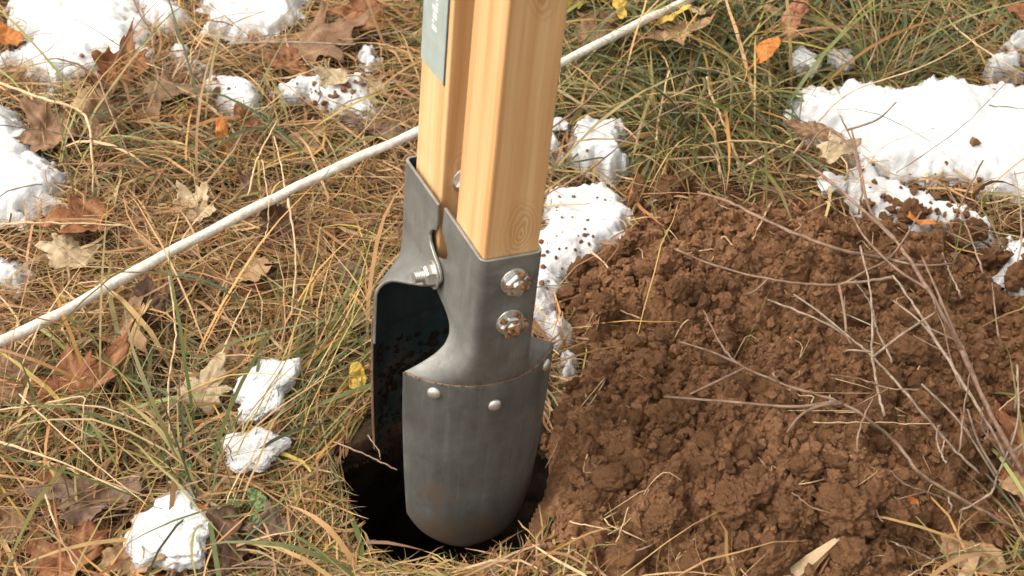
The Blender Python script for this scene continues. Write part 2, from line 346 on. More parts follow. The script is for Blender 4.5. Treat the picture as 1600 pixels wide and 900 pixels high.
V = np.vstack([V, [[HC[0], HC[1], -0.46]]]); lr = (nz - 1) * na; F = np.vstack([F, np.stack([lr + jj[0], lr + kk[0], np.full(na, len(V) - 1), np.full(na, len(V) - 1)], -1)[:, [0, 1, 2, 2]][:0]])
F3 = np.vstack([F[:, [0, 1, 2]], F[:, [0, 2, 3]], np.stack([lr + jj[0], lr + kk[0], np.full(na, len(V) - 1)], -1)])
tag(link('hole', np_mesh('hole', V, F3[:, ::-1], M_SHADED_SOIL)), kind='structure')

# ------------------------------------------------------------------ soil heap
heap_px = [(1000, 262), (975, 285), (1000, 320), (985, 365), (935, 392), (890, 425), (878, 470), (892, 520), (898, 585), (872, 625), (852, 690), (838, 760),
           (826, 800), (845, 850), (900, 930), (1180, 980), (1500, 965), (1560, 905), (1630, 830), (1760, 700), (1780, 520), (1660, 430), (1590, 440), (1530, 400),
           (1470, 360), (1400, 352), (1330, 322), (1240, 300), (1150, 282), (1080, 268)]
HEAP = np.array([at(px, py, 0.012)[:2] for px, py in heap_px])
def heap_d(x, y): return polysdf(HEAP, x, y) + 0.008 * fbm(x, y, 0.05, 3, 21)
def heap_h(x, y, rough=True):
    d = heap_d(x, y)
    h = ground_s(x, y) - 0.012 + 0.022 * sstep(-0.006, 0.02, d) + 0.032 * sstep(0, 0.17, d)
    if rough:
        e = sstep(-0.004, 0.025, d); x0, y0 = x, y
        wx = lambda c: (x0 + 0.34 * c * fbm(x0, y0, c * 0.7, 3, 201), y0 + 0.34 * c * fbm(x0, y0, c * 0.7, 3, 231))
        h = h + e * (0.018 * fbm(x, y, 0.11, 3, 31) + 0.42 * 0.05 * lumps(*wx(0.05), 0.05, 41, 0.62) * sstep(-0.2, 0.5, vnoise(x, y, 0.09, 55) + 0.15) + 0.58 * 0.024 * lumps(*wx(0.024), 0.024, 47)
                     + 0.6 * 0.012 * lumps(*wx(0.012), 0.012, 51) + 0.6 * 0.006 * lumps(*wx(0.006), 0.006, 53) + 0.0036 * fbm(x, y, 0.012, 4, 61, 0.75) - 0.009 * np.abs(fbm(x, y, 0.035, 4, 65, 0.6)))
    return np.where(d > -0.008, h, -0.05)
hx = np.arange(HEAP[:, 0].min() - 0.02, HEAP[:, 0].max() + 0.02, 0.0017); hy = np.arange(HEAP[:, 1].min() - 0.02, HEAP[:, 1].max() + 0.02, 0.0017)
X, Y = np.meshgrid(hx, hy); Z = heap_h(X, Y); keepv = heap_d(X, Y) > -0.008
F = grid_faces(*X.shape); F = F[keepv.reshape(-1)[F].all(1)]
rc = np.hypot(X - TA[0], Y - TA[1]).reshape(-1); F = F[(rc[F] > 0.0735).all(1)]
def compact(V, F):
    u, inv = np.unique(F, return_inverse=True); return V[u], inv.reshape(F.shape)
V, F = compact(np.stack([X, Y, Z], -1).reshape(-1, 3), F)
heap = link('soil_heap', np_mesh('soil_heap', V, F, M_SOIL)); tag(heap, 'broad heap of crumbly brown soil dug out beside the hole', 'soil heap')

# ------------------------------------------------------------------ snow lying in patches
SNOW = []      # (polygon, thickness, function)
def snow_patch(pts, thick, label, seed, step=0.002, round_=0.016, edge=0.008, rise=0.0):
    P = np.array([at(px, py, 0.018)[:2] for px, py in pts])
    x = np.arange(P[:, 0].min() - 0.02, P[:, 0].max() + 0.02, step); y = np.arange(P[:, 1].min() - 0.02, P[:, 1].max() + 0.02, step)
    X, Y = np.meshgrid(x, y)
    def dfun(x, y): return polysdf(P, x, y) + edge * (0.8 * fbm(x, y, 0.022, 4, seed, 0.65) + 0.35 * fbm(x, y, 0.006, 2, seed + 12))
    def hfun(x, y):
        d = dfun(x, y); q = np.clip(d / round_, 0, 1)
        return np.where(d > 0, ground_s(x, y) * 0.6 + 0.003 + (rise + 0.008 + 0.5 * thick * (1 + 0.25 * vnoise(x, y, 0.05, seed + 33))) * (1 - (1 - q) ** 2.2) + sstep(0, 0.02, d) * 0.004 * fbm(x, y, 0.06, 3, seed + 50) + 0.0008 * fbm(x, y, 0.006, 2, seed + 70) * sstep(0, 0.005, d), 0.0)
    D = dfun(X, Y); Z = hfun(X, Y); F = grid_faces(*X.shape); F = F[(D.reshape(-1)[F] > 0).any(1)]
    rc = np.hypot(X - HC[0], Y - HC[1]).reshape(-1); F = F[(rc[F] > 0.08).all(1)]
    V, F = compact(np.stack([X, Y, Z], -1).reshape(-1, 3), F)
    c = V.mean(0); c[2] = 0; V = V - c
    o = link('snow_patch', np_mesh('snow_patch', V, F, M_SNOW), loc=c); tag(o, label, 'snow'); SNOW.append((dfun, hfun, P))
    return o
SP = [
 ([(-160, 90), (0, 88), (38, 62), (8, 22), (35, -40), (200, -60), (222, 30), (232, 78), (212, 104), (158, 98), (112, 122), (72, 146), (44, 112), (20, 100)], 0.026, 'wide snow patch with a long tongue between rust leaves and straw'),
 ([(-150, 140), (0, 155), (40, 172), (50, 238), (88, 262), (92, 292), (52, 318), (0, 330), (-150, 350)], 0.028, 'smooth thick snow slab crossed by one dark thin stalk and green blades'),
 ([(208, -30), (262, -30), (300, 14), (262, 32), (222, 22)], 0.016, 'small thin snow patch full of dark grass between two larger patches'),
 ([(305, -30), (490, -40), (462, 14), (412, 40), (362, 46), (326, 30)], 0.020, 'long narrow snow patch above the brown leaf and tan grass'),
 ([(262, 62), (300, 66), (326, 88), (316, 108), (276, 96)], 0.012, 'little melting snow patch above the heaped brown dirt and leaves'),
 ([(322, 112), (352, 104), (392, 124), (412, 156), (384, 176), (346, 168), (322, 144)], 0.016, 'rounded snow patch speckled with earth beside a pale leaf'),
 ([(424, 124), (470, 108), (520, 116), (566, 104), (594, 156), (566, 182), (524, 166), (478, 142), (436, 150)], 0.016, 'dirty snow patch sprinkled with soil crumbs beside a tan maple leaf'),
 ([(556, 60), (584, 54), (602, 74), (592, 92), (566, 88)], 0.014, 'tiny white snow patch next to a rust leaf tip in grass'),
 ([(-60, 384), (0, 390), (34, 398), (52, 416), (26, 434), (-60, 440)], 0.010, 'thin grainy snow patch below the white rope and beside a pale leaf'),
 ([(836, 342), (862, 284), (890, 276), (940, 276), (978, 308), (992, 336), (974, 368), (930, 396), (884, 424), (866, 470), (882, 508), (906, 574), (884, 586), (862, 520), (838, 502), (800, 480), (806, 400)], 0.018, 'soil-speckled snow strip between the steel bracket and the earth heap'),
 ([(886, 218), (904, 202), (950, 188), (978, 200), (978, 240), (956, 262), (922, 250), (898, 236)], 0.020, 'round snow mound in green grass above the soil-speckled strip'),
 ([(842, 214), (866, 208), (888, 222), (884, 240), (852, 240)], 0.012, 'small snow patch tucked against the wooden handle'),
 ([(1226, 152), (1246, 128), (1296, 134), (1336, 128), (1392, 146), (1438, 120), (1480, 128), (1520, 140), (1600, 126), (1760, 120), (1780, 310), (1600, 298), (1520, 284), (1440, 270), (1372, 262), (1340, 240), (1316, 202), (1266, 192), (1240, 178)], 0.032, 'largest smooth snow patch carrying fine dry seed stalks'),
 ([(1236, 112), (1246, 86), (1266, 90), (1276, 114), (1268, 132), (1246, 130)], 0.020, 'small upright snow lump beside a rust red leaf'),
 ([(1292, 92), (1312, 84), (1330, 96), (1334, 118), (1312, 122), (1296, 108)], 0.018, 'small snow lump at the back edge of the largest patch, in grass'),
 ([(1222, 190), (1234, 184), (1244, 194), (1236, 204), (1226, 202)], 0.012, 'pea-sized snow bit below the orange leaf'),
 ([(1242, 202), (1260, 196), (1272, 208), (1258, 218), (1246, 214)], 0.012, 'small round snow bit beside a pale straw stick'),
 ([(1304, 232), (1318, 226), (1326, 238), (1316, 248), (1306, 244)], 0.012, 'small snow bit between twigs and the front edge of the largest patch'),
 ([(1332, 262), (1352, 240), (1380, 276), (1440, 288), (1500, 312), (1558, 336), (1566, 360), (1520, 366), (1478, 348), (1430, 360), (1392, 340), (1350, 316), (1312, 300)], 0.018, 'long broken snow strip along the back of the soil heap'),
 ([(1562, 380), (1584, 362), (1640, 356), (1700, 380), (1690, 430), (1600, 432), (1570, 418)], 0.018, 'snow patch past the heap where soil clods meet straw'),
 ([(1534, 108), (1560, 96), (1562, 70), (1600, 50), (1680, 40), (1680, 90), (1600, 92), (1584, 116), (1556, 122)], 0.020, 'snow patch in tall green grass behind the largest patch'),
]
for k, (p, th, lb) in enumerate(SP):
    if k in (13, 14, 15, 16, 17): continue      # these five are rounded lumps, built further down
    big = k in (0, 1, 12)
    snow_patch(p, th, lb, 100 + 7 * k, 0.0026 if big else 0.0018, 0.035 if big else 0.007 if k in (13, 14, 15, 16, 17) else 0.014 if k in (10, 11, 20) else 0.022, 0.010 if big else 0.004 if k in (13, 14, 15, 16, 17) else 0.008, 0.010 if k in (10, 11, 13, 14, 15, 16, 17, 20) else 0.002)

# ------------------------------------------------------------------ top surface for resting things on
TS = 0.004; tx = np.arange(-0.95, 0.95, TS); ty = np.arange(-0.6, 1.0, TS); X, Y = np.meshgrid(tx, ty)
BASE = ground_s(X, Y); SOILZ = heap_h(X, Y, True); HD = heap_d(X, Y); SNZ = np.full(X.shape, -1.0); SND = np.full(X.shape, -1.0)
for df, hf, P in SNOW:
    lo = P.min(0) - 0.03; hi = P.max(0) + 0.03
    ix = np.where((tx > lo[0]) & (tx < hi[0]))[0]; iy = np.where((ty > lo[1]) & (ty < hi[1]))[0]
    if len(ix) and len(iy):
        s_ = np.ix_(iy, ix); SNZ[s_] = np.maximum(SNZ[s_], hf(X[s_], Y[s_])); SND[s_] = np.maximum(SND[s_], df(X[s_], Y[s_]))
THATCH = 0.012
TOP = np.maximum(np.maximum(BASE + THATCH * (HD < 0), SOILZ), SNZ)
def samp(A, x, y):
    u = np.clip((np.asarray(x) - tx[0]) / TS, 0, len(tx) - 1.001); v = np.clip((np.asarray(y) - ty[0]) / TS, 0, len(ty) - 1.001)
    i = u.astype(int); j = v.astype(int); a = u - i; b_ = v - j
    return (A[j, i] * (1 - a) + A[j, i + 1] * a) * (1 - b_) + (A[j + 1, i] * (1 - a) + A[j + 1, i + 1] * a) * b_
def hit(px, py, lift=0.0):
    d = ray(px, py); ts = np.linspace(0.7, 2.4, 1400); P = CAM + d * ts[:, None]
    below = P[:, 2] <= samp(TOP, P[:, 0], P[:, 1]) + lift; k = int(np.argmax(below)) if below.any() else len(ts) - 1
    return P[k]

# ------------------------------------------------------------------ post hole digger
root = link('post_hole_digger', None, loc=T_O - T_W * 325 * S)
root.rotation_euler = Matrix((T_U, T_V, T_W)).transposed().to_euler()
tag(root, 'post hole digger with two wooden handles and hinged grey steel clamshell blades', 'post digger')
PIV = -70.0
def jaw_part(name, me, rear, parent=root):
    o = link(name, me, parent)
    if parent is root:
        o.location = (0, 0, (325 + PIV) * S); o.rotation_euler = (R(-1.1) if rear else R(0.6), 0, math.pi if rear else 0)
        if rear: o.rotation_euler = (R(0.9), 0, math.pi)
    return o
def to_m(V): V = np.asarray(V, float).copy(); V[:, 2] -= PIV; return V * S
RA, PHI = 87.0, R(56); VC = -42 + RA * math.cos(PHI)

def bracket(rear):
    a = 31.6 if rear else 28.0; Vo = -85.0; rc = 7.5
    prof = np.array([(0, -2), (-20, -1), (-26, -2.5), (-29, -8), (-33, -14), (-39, -17), (-46, -14), (-52, -4), (-56, 6), (-61, 12), (-68, 15), (-75, 15), (-81, 11.5), (-86, 4), (-89.5, -6), (-93, -20), (-98, -33), (-104, -41), (-112, -46), (-122, -48), (-150, -48)])
    Ws = np.concatenate([np.linspace(0, -50, 34), np.linspace(-51, -100, 50), np.linspace(-101.5, -166, 36)])
    q = np.interp(Ws, prof[::-1, 0], prof[::-1, 1])
    cols = []
    for Wz, b_ in zip(Ws, q):
        fl = np.linspace(b_, Vo + rc, 16)
        th = np.linspace(0, math.pi / 2, 8)[1:]
        L = [(-a, v) for v in fl] + [(-a + rc - rc * math.cos(x), Vo + rc - rc * math.sin(x)) for x in th]
        fr = np.linspace(-a + rc, a - rc, 12)[1:-1]
        path = np.array(L + [(u, Vo) for u in fr] + [(-u, v) for u, v in L[::-1]])
        n = len(path); s = np.linspace(-1, 1, n)
        # share of each column in the fan: by arc length of the neck section
        mfan = sstep(66, 112, -Wz) ** 0.9 if rear else np.clip((-Wz - 92) / 45, 0, 1) ** 1.9
        flare = 1.0
        ang = s * PHI; arc = np.stack([(RA - 1.6) * np.sin(ang), VC - (RA - 1.6) * np.cos(ang)], -1)
        pt = path * (1 - mfan) + arc * mfan
        cols.append(np.column_stack([pt, np.full(n, Wz)]))
    V = np.array(cols); ny, nx = V.shape[:2]
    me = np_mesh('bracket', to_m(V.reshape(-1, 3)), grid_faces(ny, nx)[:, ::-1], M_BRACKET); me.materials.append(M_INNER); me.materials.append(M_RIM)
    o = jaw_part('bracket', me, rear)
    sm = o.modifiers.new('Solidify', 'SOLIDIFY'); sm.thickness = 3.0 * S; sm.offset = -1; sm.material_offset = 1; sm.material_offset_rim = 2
    bv = o.modifiers.new('Bevel', 'BEVEL'); bv.width = 0.7 * S; bv.segments = 2; bv.limit_method = 'ANGLE'
    return o
def blade(rear):
    nu, nw = 49, 40; s = np.linspace(-1, 1, nu); f = np.linspace(0, 1, nw)
    bot = -336 + 36 * np.abs(s) ** 2.7; top = -137 + 0 * s
    V = []
    for k in f:
        Wz = top + (bot - top) * k; ph = PHI * (1 - 0.17 * k ** 1.5); r = RA + 0.2
        V.append(np.stack([r * np.sin(s * ph), VC - r * np.cos(s * ph) + 4 * k ** 2, Wz + 0.9 * np.sin(9 * s + rear * 2) * (k > 0.97)], -1))
    V = np.array(V); F = grid_faces(nw, nu)[:, ::-1]
    Vm = to_m(V.reshape(-1, 3))
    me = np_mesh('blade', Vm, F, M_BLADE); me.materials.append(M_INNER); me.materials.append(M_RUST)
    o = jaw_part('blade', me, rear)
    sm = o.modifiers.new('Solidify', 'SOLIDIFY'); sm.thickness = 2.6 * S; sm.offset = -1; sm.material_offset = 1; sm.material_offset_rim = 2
    bv = o.modifiers.new('Bevel', 'BEVEL'); bv.width = 0.5 * S; bv.segments = 2; bv.limit_method = 'ANGLE'
    # rivets
    bm = bmesh.new(); bmesh.ops.create_uvsphere(bm, u_segments=16, v_segments=10, radius=1)
    for vtx in bm.verts: vtx.co.z *= 0.55
    rm = bpy.data.meshes.new('rivet'); bm.to_mesh(rm); bm.free(); rm.materials.append(M_BOLT); rm.shade_smooth()
    for ang, wz in ((-36, -148), (0, -161), (41, -146)):
        th = R(ang); P = np.array([[RA * math.sin(th) * 1.0, VC - (RA + 0.4) * math.cos(th), wz]]); pm = to_m(P)[0]
        rv = link('rivet', rm, o, loc=pm); rv.scale = (6.2 * S, 6.2 * S, 6.2 * S); rv.rotation_euler = Vector((math.sin(th), -math.cos(th), 0)).to_track_quat('Z', 'Y').to_euler()
    return o
def hexbolt(nut_r, nut_h, wash_r, stud_r, stud_h, dome=False):
    bm = bmesh.new()
    def cyl(r, h, z, n, r2=None):
        g = bmesh.ops.create_cone(bm, cap_ends=True, segments=n, radius1=r, radius2=r if r2 is None else r2, depth=h); bmesh.ops.translate(bm, verts=g['verts'], vec=(0, 0, z + h / 2))
    cyl(wash_r, 2.0, 0, 28); cyl(nut_r, nut_h * 0.8, 2.0, 6); cyl(nut_r * 0.99, nut_h * 0.2, 2.0 + nut_h * 0.8 + 0.01, 6, nut_r * 0.82)
    if dome: cyl(stud_r * 1.25, stud_h * 0.6, 2.02 + nut_h, 18, stud_r * 0.9)
    else:
        for k in range(int(stud_h / 1.5)): cyl(stud_r, 0.9, 2.02 + nut_h + k * 1.5, 18, stud_r * 0.88); cyl(stud_r * 0.88, 0.6, 2.92 + nut_h + k * 1.5, 18, stud_r)
    bmesh.ops.scale(bm, vec=(S, S, S), verts=bm.verts)
    me = bpy.data.meshes.new('bolt'); bm.to_mesh(me); bm.free(); me.materials.append(M_BOLT); return me
def put_bolt(me, parent, P, axis, spin=0.3):
    o = link('bolt', me, parent, loc=to_m(np.array([P]))[0]); o.rotation_euler = (Vector(axis).to_track_quat('Z', 'Y') @ Matrix.Rotation(spin, 3, 'Z').to_quaternion()).to_euler()
    bv = o.modifiers.new('Bevel', 'BEVEL'); bv.width = 0.6 * S; bv.segments = 2; return o
HB = hexbolt(11.5, 8, 12.5, 5.5, 4, True); PB = hexbolt(10, 8, 13, 5.2, 9)
for rear in (False, True):
    br = bracket(rear); bl = blade(rear)
    put_bolt(HB, br, (3, -85, -24), (0, -1, 0), 0.2); put_bolt(HB, br, (3, -85, -66), (0, -1, 0), 0.5)
    if rear:
        put_bolt(PB, br, (31.6, 0, PIV), (1, 0, 0), 0.15); put_bolt(PB, br, (-31.6, 0, PIV), (-1, 0, 0), 0.15)
    # handle
    bm = bmesh.new(); bmesh.ops.create_cube(bm, size=1)
    for vtx in bm.verts:
        vtx.co.x *= 48.6; vtx.co.y = vtx.co.y * 61 - 81 + 30.5; vtx.co.z = 1150 if vtx.co.z > 0 else -74
    me = bpy.data.meshes.new('handle'); bm.to_mesh(me); bm.free()
    co = np.array([vv.co[:] for vv in me.vertices]); co = to_m(co)
    for vv, c_ in zip(me.vertices, co): vv.co = c_
    me.materials.append(M_WOOD); h = jaw_part('handle', me, rear)
    if rear: h.location.y -= 8 * S
    bv = h.modifiers.new('Bevel', 'BEVEL'); bv.width = 1.9 * S; bv.segments = 3
    put_bolt(HB, h, (-4 if not rear else 3, -20, 14), (0, 1, 0), 0.6)
    if rear:   # printed label on the side face (local +x of the turned jaw looks left)
        def plate(name, y0, y1, z0, z1, off, mt, par, th=0.35):
            bm = bmesh.new(); bmesh.ops.create_cube(bm, size=1)
            for vtx in bm.verts:
                vtx.co = ((24.3 + off + (th if vtx.co.x > 0 else 0)), y0 if vtx.co.y < 0 else y1, z0 if vtx.co.z < 0 else z1)
            for vtx in bm.verts: vtx.co.z -= PIV; vtx.co *= S
            me = bpy.data.meshes.new(name); bm.to_mesh(me); bm.free(); me.materials.append(mt); return link(name, me, par)
        st = plate('sticker', -81, -30, 102, 520, 0.15, M_STICK, h)
        tag(st, 'grey green printed sticker with white lettering')
        plate('sticker_dark_strip', -30, -26.5, 102, 520, 0.12, M_STICKD, h)  # narrow dark strip along one side of the sticker
        # vertical white lettering and the red and white field above it (too small to read)
        z = 139
        for hgt, y0, y1 in ((4, -60, -50), (2, -60, -57), (5, -59, -51), (4, -61, -50), (2, -54, -50), (5, -60, -51), (3, -59, -50), (5, -59, -53), (3, -60, -50)):
            plate('letter', y0, y1, z, z + hgt, 0.5, M_WHITE, st, 0.1); z += hgt + 2
        plate('printed_field', -66, -36, 218, 380, 0.5, M_REDP, st, 0.1); plate('printed_field', -66, -50, 192, 214, 0.5, M_WHITE, st, 0.1)

# ------------------------------------------------------------------ grass (nobody could count it)
PAL = {'pale': (0.60, 0.46, 0.27), 'straw': (0.50, 0.345, 0.165), 'gold': (0.47, 0.275, 0.095), 'tan': (0.37, 0.225, 0.110), 'rusty': (0.30, 0.150, 0.065), 'brown': (0.185, 0.100, 0.048), 'grey': (0.27, 0.20, 0.14),
       'olive': (0.23, 0.200, 0.065), 'green': (0.115, 0.145, 0.045), 'teal': (0.075, 0.110, 0.055), 'yellow': (0.46, 0.36, 0.09), 'lime': (0.29, 0.29, 0.09)}
PK = list(PAL); PV = np.array([PAL[k] for k in PK]) * np.array([(0.80, 0.80, 0.78) if k in ('olive', 'green', 'teal', 'lime') else (0.88, 0.80, 0.74) for k in PK])
def pick_cols(wts):                       # wts (n, len(PK))
    c = np.cumsum(wts, 1); u = rng.random(len(wts))[:, None] * c[:, -1:]; i = (u > c).sum(1)
    return PV[i] * rng.uniform(0.75, 1.25, (len(wts), 1)) * rng.uniform(0.92, 1.08, (len(wts), 3))
def wdict(**k): return np.array([k.get(n, 0.0) for n in PK])
W_DRY = wdict(pale=1.6, straw=2.4, gold=1.7, tan=2.4, rusty=1.6, brown=1.4, grey=0.6, olive=0.6, yellow=0.25, lime=0.25, green=0.12)
W_GRN = wdict(green=3.2, olive=2.6, teal=2.4, lime=1.7, straw=1.7, yellow=0.6, pale=0.25, gold=0.5, brown=0.4)
def blobf(px, py, L):
    o = np.zeros_like(px)
    for cx, cy, rx, ry, a in L: o = np.maximum(o, a * np.exp(-((px - cx) / rx) ** 2 - ((py - cy) / ry) ** 2))
    return o
GREEN = [(1180, 20, 400, 190, 1.0), (1010, 170, 150, 110, 0.95), (1180, 200, 60, 80, 0.6), (500, 610, 100, 90, 0.75), (400, 780, 120, 90, 0.6), (330, 720, 90, 70, 0.5), (340, 270, 70, 60, 0.55), (120, 240, 50, 90, 0.55), (250, 650, 90, 90, 0.4), (560, 880, 120, 60, 0.35), (1590, 870, 60, 60, 0.9), (1570, 30, 90, 80, 0.9), (60, 690, 90, 60, 0.35), (470, 230, 60, 60, 0.35), (1480, 330, 90, 60, 0.4)]
def blades(n, xr, yr, kind, seg=6, dens=None):
    x = rng.uniform(*xr, n); y = rng.uniform(*yr, n); dirc = None
    if kind == 'tuft':                       # blades spring from shared roots
        m_ = n // 34; ci = rng.integers(0, m_, n); cx_ = rng.uniform(*xr, m_); cy_ = rng.uniform(*yr, m_); ox = rng.normal(0, 0.009, n); oy = rng.normal(0, 0.009, n)
        x = cx_[ci] + ox; y = cy_[ci] + oy; dirc = np.arctan2(oy + 0.006 * np.sin(ci * 12.9), ox + 0.006 * np.cos(ci * 7.7))
    z0 = ground_s(x, y); px, py = proj(np.stack([x, y, z0], -1)); gr = blobf(px, py, GREEN)
    snd = samp(SND, x, y); hd = samp(HD, x, y); ho = hole_d(x, y)
    keep = (ho > 0.0) & (snd < 0.004 + 0.012 * rng.random(n) ** 3) & (hd < 0.006)
    patchy = vnoise(x, y, 0.06, 77) * 0.5 + 0.5
    keep &= rng.random(n) > 0.72 * np.exp(-((px - 232) / 75) ** 2 - ((py - 165) / 45) ** 2)      # bare earth patch
    if kind == 'rim': keep &= (ho > 0.0005) & (ho < 0.06) & (hd < -0.004)
    if kind == 'tuft': keep &= (samp(SND, x, y + 0.022) < 0.0) | (rng.random(n) < 0.3)
    if kind == 'tuft': keep &= rng.random(n) < np.clip(gr * 1.4 - 0.12, 0.0, 1)
    if kind == 'thatch': keep &= rng.random(n) < (1.0 - 0.85 * np.clip(gr, 0, 1)) * (0.22 + 0.78 * patchy)
    if kind == 'mid': keep &= rng.random(n) < 0.35 + 0.65 * patchy
    keep |= (rng.random(n) < 0.004) & (ho > 0.004) & (snd < 0.012)
    x, y, z0, gr, px, py, patchy = (a[keep] for a in (x, y, z0, gr, px, py, patchy)); n = len(x)
    if dirc is not None: dirc = dirc[keep]
    th = rng.uniform(0, 2 * np.pi, n)
    if kind == 'thatch':
        L = rng.uniform(0.03, 0.12, n); e0 = rng.uniform(-0.05, 0.30, n); k = rng.normal(0.25, 0.35, n); wd = rng.gamma(2.0, 0.00050, n).clip(0.0004, 0.0040); lay = rng.random(n) ** 1.4 * 0.022; bend = rng.normal(0, 0.9, n)
        # matted swathes: neighbouring straws share a direction
        th = np.where(rng.random(n) < 0.5, 2 * np.pi * vnoise(x, y, 0.13, 91) + rng.normal(0, 0.45, n), th)
        wts = W_DRY[None] * (1 - 0.8 * gr[:, None]) + W_GRN[None] * gr[:, None] * 0.7
    elif kind == 'rim':                       # short trodden straw leaning over the mouth of the hole
        L = rng.uniform(0.02, 0.075, n); e0 = rng.uniform(0.0, 0.45, n); k = rng.uniform(0.3, 1.6, n); wd = rng.gamma(2.4, 0.00050, n).clip(0.0004, 0.0036); lay = rng.random(n) * 0.012; bend = rng.normal(0, 0.6, n)
        th = np.where(rng.random(n) < 0.6, np.arctan2(HC[1] - y, HC[0] - x) + rng.normal(0, 0.8, n), th); wts = (W_DRY[None] * 0.8 + W_GRN[None] * 0.35) * np.ones((n, 1))
    elif kind == 'mid':
        L = rng.uniform(0.05, 0.15, n); e0 = rng.uniform(0.25, 0.95, n); k = rng.uniform(0.6, 1.9, n); wd = rng.gamma(2.5, 0.00048, n).clip(0.0005, 0.0036); lay = rng.random(n) * 0.008; bend = rng.normal(0, 0.7, n)
        wts = W_DRY[None] * (1 - gr[:, None]) + W_GRN[None] * gr[:, None]
    else:
        L = rng.uniform(0.07, 0.21, n); e0 = rng.uniform(0.6, 1.35, n); k = rng.uniform(0.7, 2.5, n); wd = rng.gamma(3.5, 0.00050, n).clip(0.0008, 0.0042); lay = rng.random(n) * 0.005; bend = rng.normal(0, 0.5, n)
        # tufts: the blades of one spot fan from it and lean alike; by the hole they lean up towards the tool
        th = dirc + rng.normal(0, 0.55, n)
        near = np.exp(-((px - 470) / 130) ** 2 - ((py - 680) / 150) ** 2) > 0.35
        th = np.where(near, 0.85 + rng.normal(0, 0.3, n), th); e0 = np.where(near, e0 * 0.45, e0); k = np.where(near, k * 0.4, k)
        wts = W_DRY[None] * 0.12 * (1 - gr[:, None]) + W_GRN[None]
    s = np.linspace(0, 1, seg + 1)[None]
    el = e0[:, None] - k[:, None] * s; az = th[:, None] + bend[:, None] * s * (0.6 if kind != 'thatch' else 1.0) + (0.04 if kind == 'tuft' else 0.10) * rng.normal(size=(n, seg + 1))
    ds = (L / seg)[:, None]
    dx = np.cumsum(np.cos(el) * np.cos(az) * ds, 1); dy = np.cumsum(np.cos(el) * np.sin(az) * ds, 1); dz = np.cumsum(np.sin(el) * ds, 1)
    Px = x[:, None] + dx - dx[:, :1]; Py = y[:, None] + dy - dy[:, :1]; gz = ground_s(Px, Py)
    Pz = np.maximum(z0[:, None] + lay[:, None] + dz - dz[:, :1], gz + 0.0015 + lay[:, None] * 0.75)
    dh = hole_d(Px, Py).min(1); side = (x < HC[0] - 0.03) & (y > HC[1] - 0.03); ok = (dh > -np.where(side, 0.055, 0.024) * rng.random(n) ** (1.0 if kind == 'rim' else 2.2)) & (np.hypot(Px - TA[0], Py - TA[1]).min(1) > 0.078)
    rt = np.hypot(Px - TA[0], Py - TA[1]); ok &= ~((rt < 0.135) & (Py < TA[1]) & (Px > TA[0] - 0.09) & (Pz - gz > 0.020 + 0.35 * np.maximum(rt - 0.095, 0))).any(1)      # trodden short where the tool was worked
    over = ((samp(SND, Px, Py) > 0.004) & (Pz > samp(SNZ, Px, Py))).any(1); deep = (samp(SND, Px, Py) > 0.018).any(1); ok &= ~over | (rng.random(n) < np.where(deep, 0.04, 0.45))     # snow lies on top of the bent blades
    Px, Py, Pz, wd, az, wts, L = (a[ok] for a in (Px, Py, Pz, wd, az, wts, L)); n = len(Px)
    C = pick_cols(wts)
    tilt = rng.uniform(-0.9, 0.9, n)[:, None] + rng.normal(0, 0.5, (n, 1)) * s
    sx = -np.sin(az) * np.cos(tilt); sy = np.cos(az) * np.cos(tilt); sz = np.sin(tilt)
    hw = (wd / 2)[:, None] * np.minimum(1.0, (1.05 - s) * 2.2) * (0.55 + 0.45 * np.minimum(1, s * 4))
    P = np.stack([Px, Py, Pz], -1); Sd = np.stack([sx, sy, sz], -1) * hw[..., None]
    V = np.stack([P - Sd, P + Sd], 2).reshape(-1, 3)
    b0 = (np.arange(n) * (seg + 1) * 2)[:, None] + np.arange(seg)[None] * 2
    F = np.stack([b0, b0 + 1, b0 + 3, b0 + 2], -1).reshape(-1, 4)
    cc = C[:, None] * np.ones((1, (seg + 1) * 2, 1))
    tipc = np.repeat(s[0], 2)[None, :, None]; cc = cc * (1 - 0.12 * tipc) + np.array([0.36, 0.23, 0.10]) * 0.12 * tipc
    return V, F, cc.reshape(-1, 3)
def join(parts):
    Vs, Fs, Cs = [], [], []; o = 0
    for V, F, C in parts: Vs.append(V); Fs.append(F + o); Cs.append(C); o += len(V)
    return np.vstack(Vs), np.vstack(Fs), np.vstack(Cs)
def stuff(name, parts, label, cat):
    V, F, C = join(parts); o = link(name, np_mesh(name, V, F, M_GRASS, col=C)); return tag(o, label, cat, kind='stuff')
XR, YR = (-0.72, 0.72), (-0.42, 0.68)
stuff('dry_grass', [blades(84000, XR, YR, 'thatch', 5), blades(12000, XR, YR, 'mid', 6), blades(15000, (HC[0] - 0.15, HC[0] + 0.15), (HC[1] - 0.15, HC[1] + 0.15), 'rim', 5)], 'matted dry straw coloured grass covering the ground around the hole', 'grass')
stuff('green_grass', [blades(46000, XR, YR, 'tuft', 7)], 'tufts of green and olive grass blades growing among the dry straw', 'grass')
def far_grass():
    out = []
    for kind, cnt in (('thatch', 14000), ('mid', 6000)):
        for xr, yr in (((-1.9, -0.72), (-0.9, 2.0)), ((0.72, 1.9), (-0.9, 2.0)), ((-0.72, 0.72), (0.68, 2.0)), ((-0.72, 0.72), (-0.9, -0.42))):
            out.append(blades(int(cnt * (xr[1] - xr[0]) * (yr[1] - yr[0]) / 5), xr, yr, kind, 4))
    return out
stuff('meadow_grass', far_grass(), 'dry meadow grass further out around the digging place', 'grass')

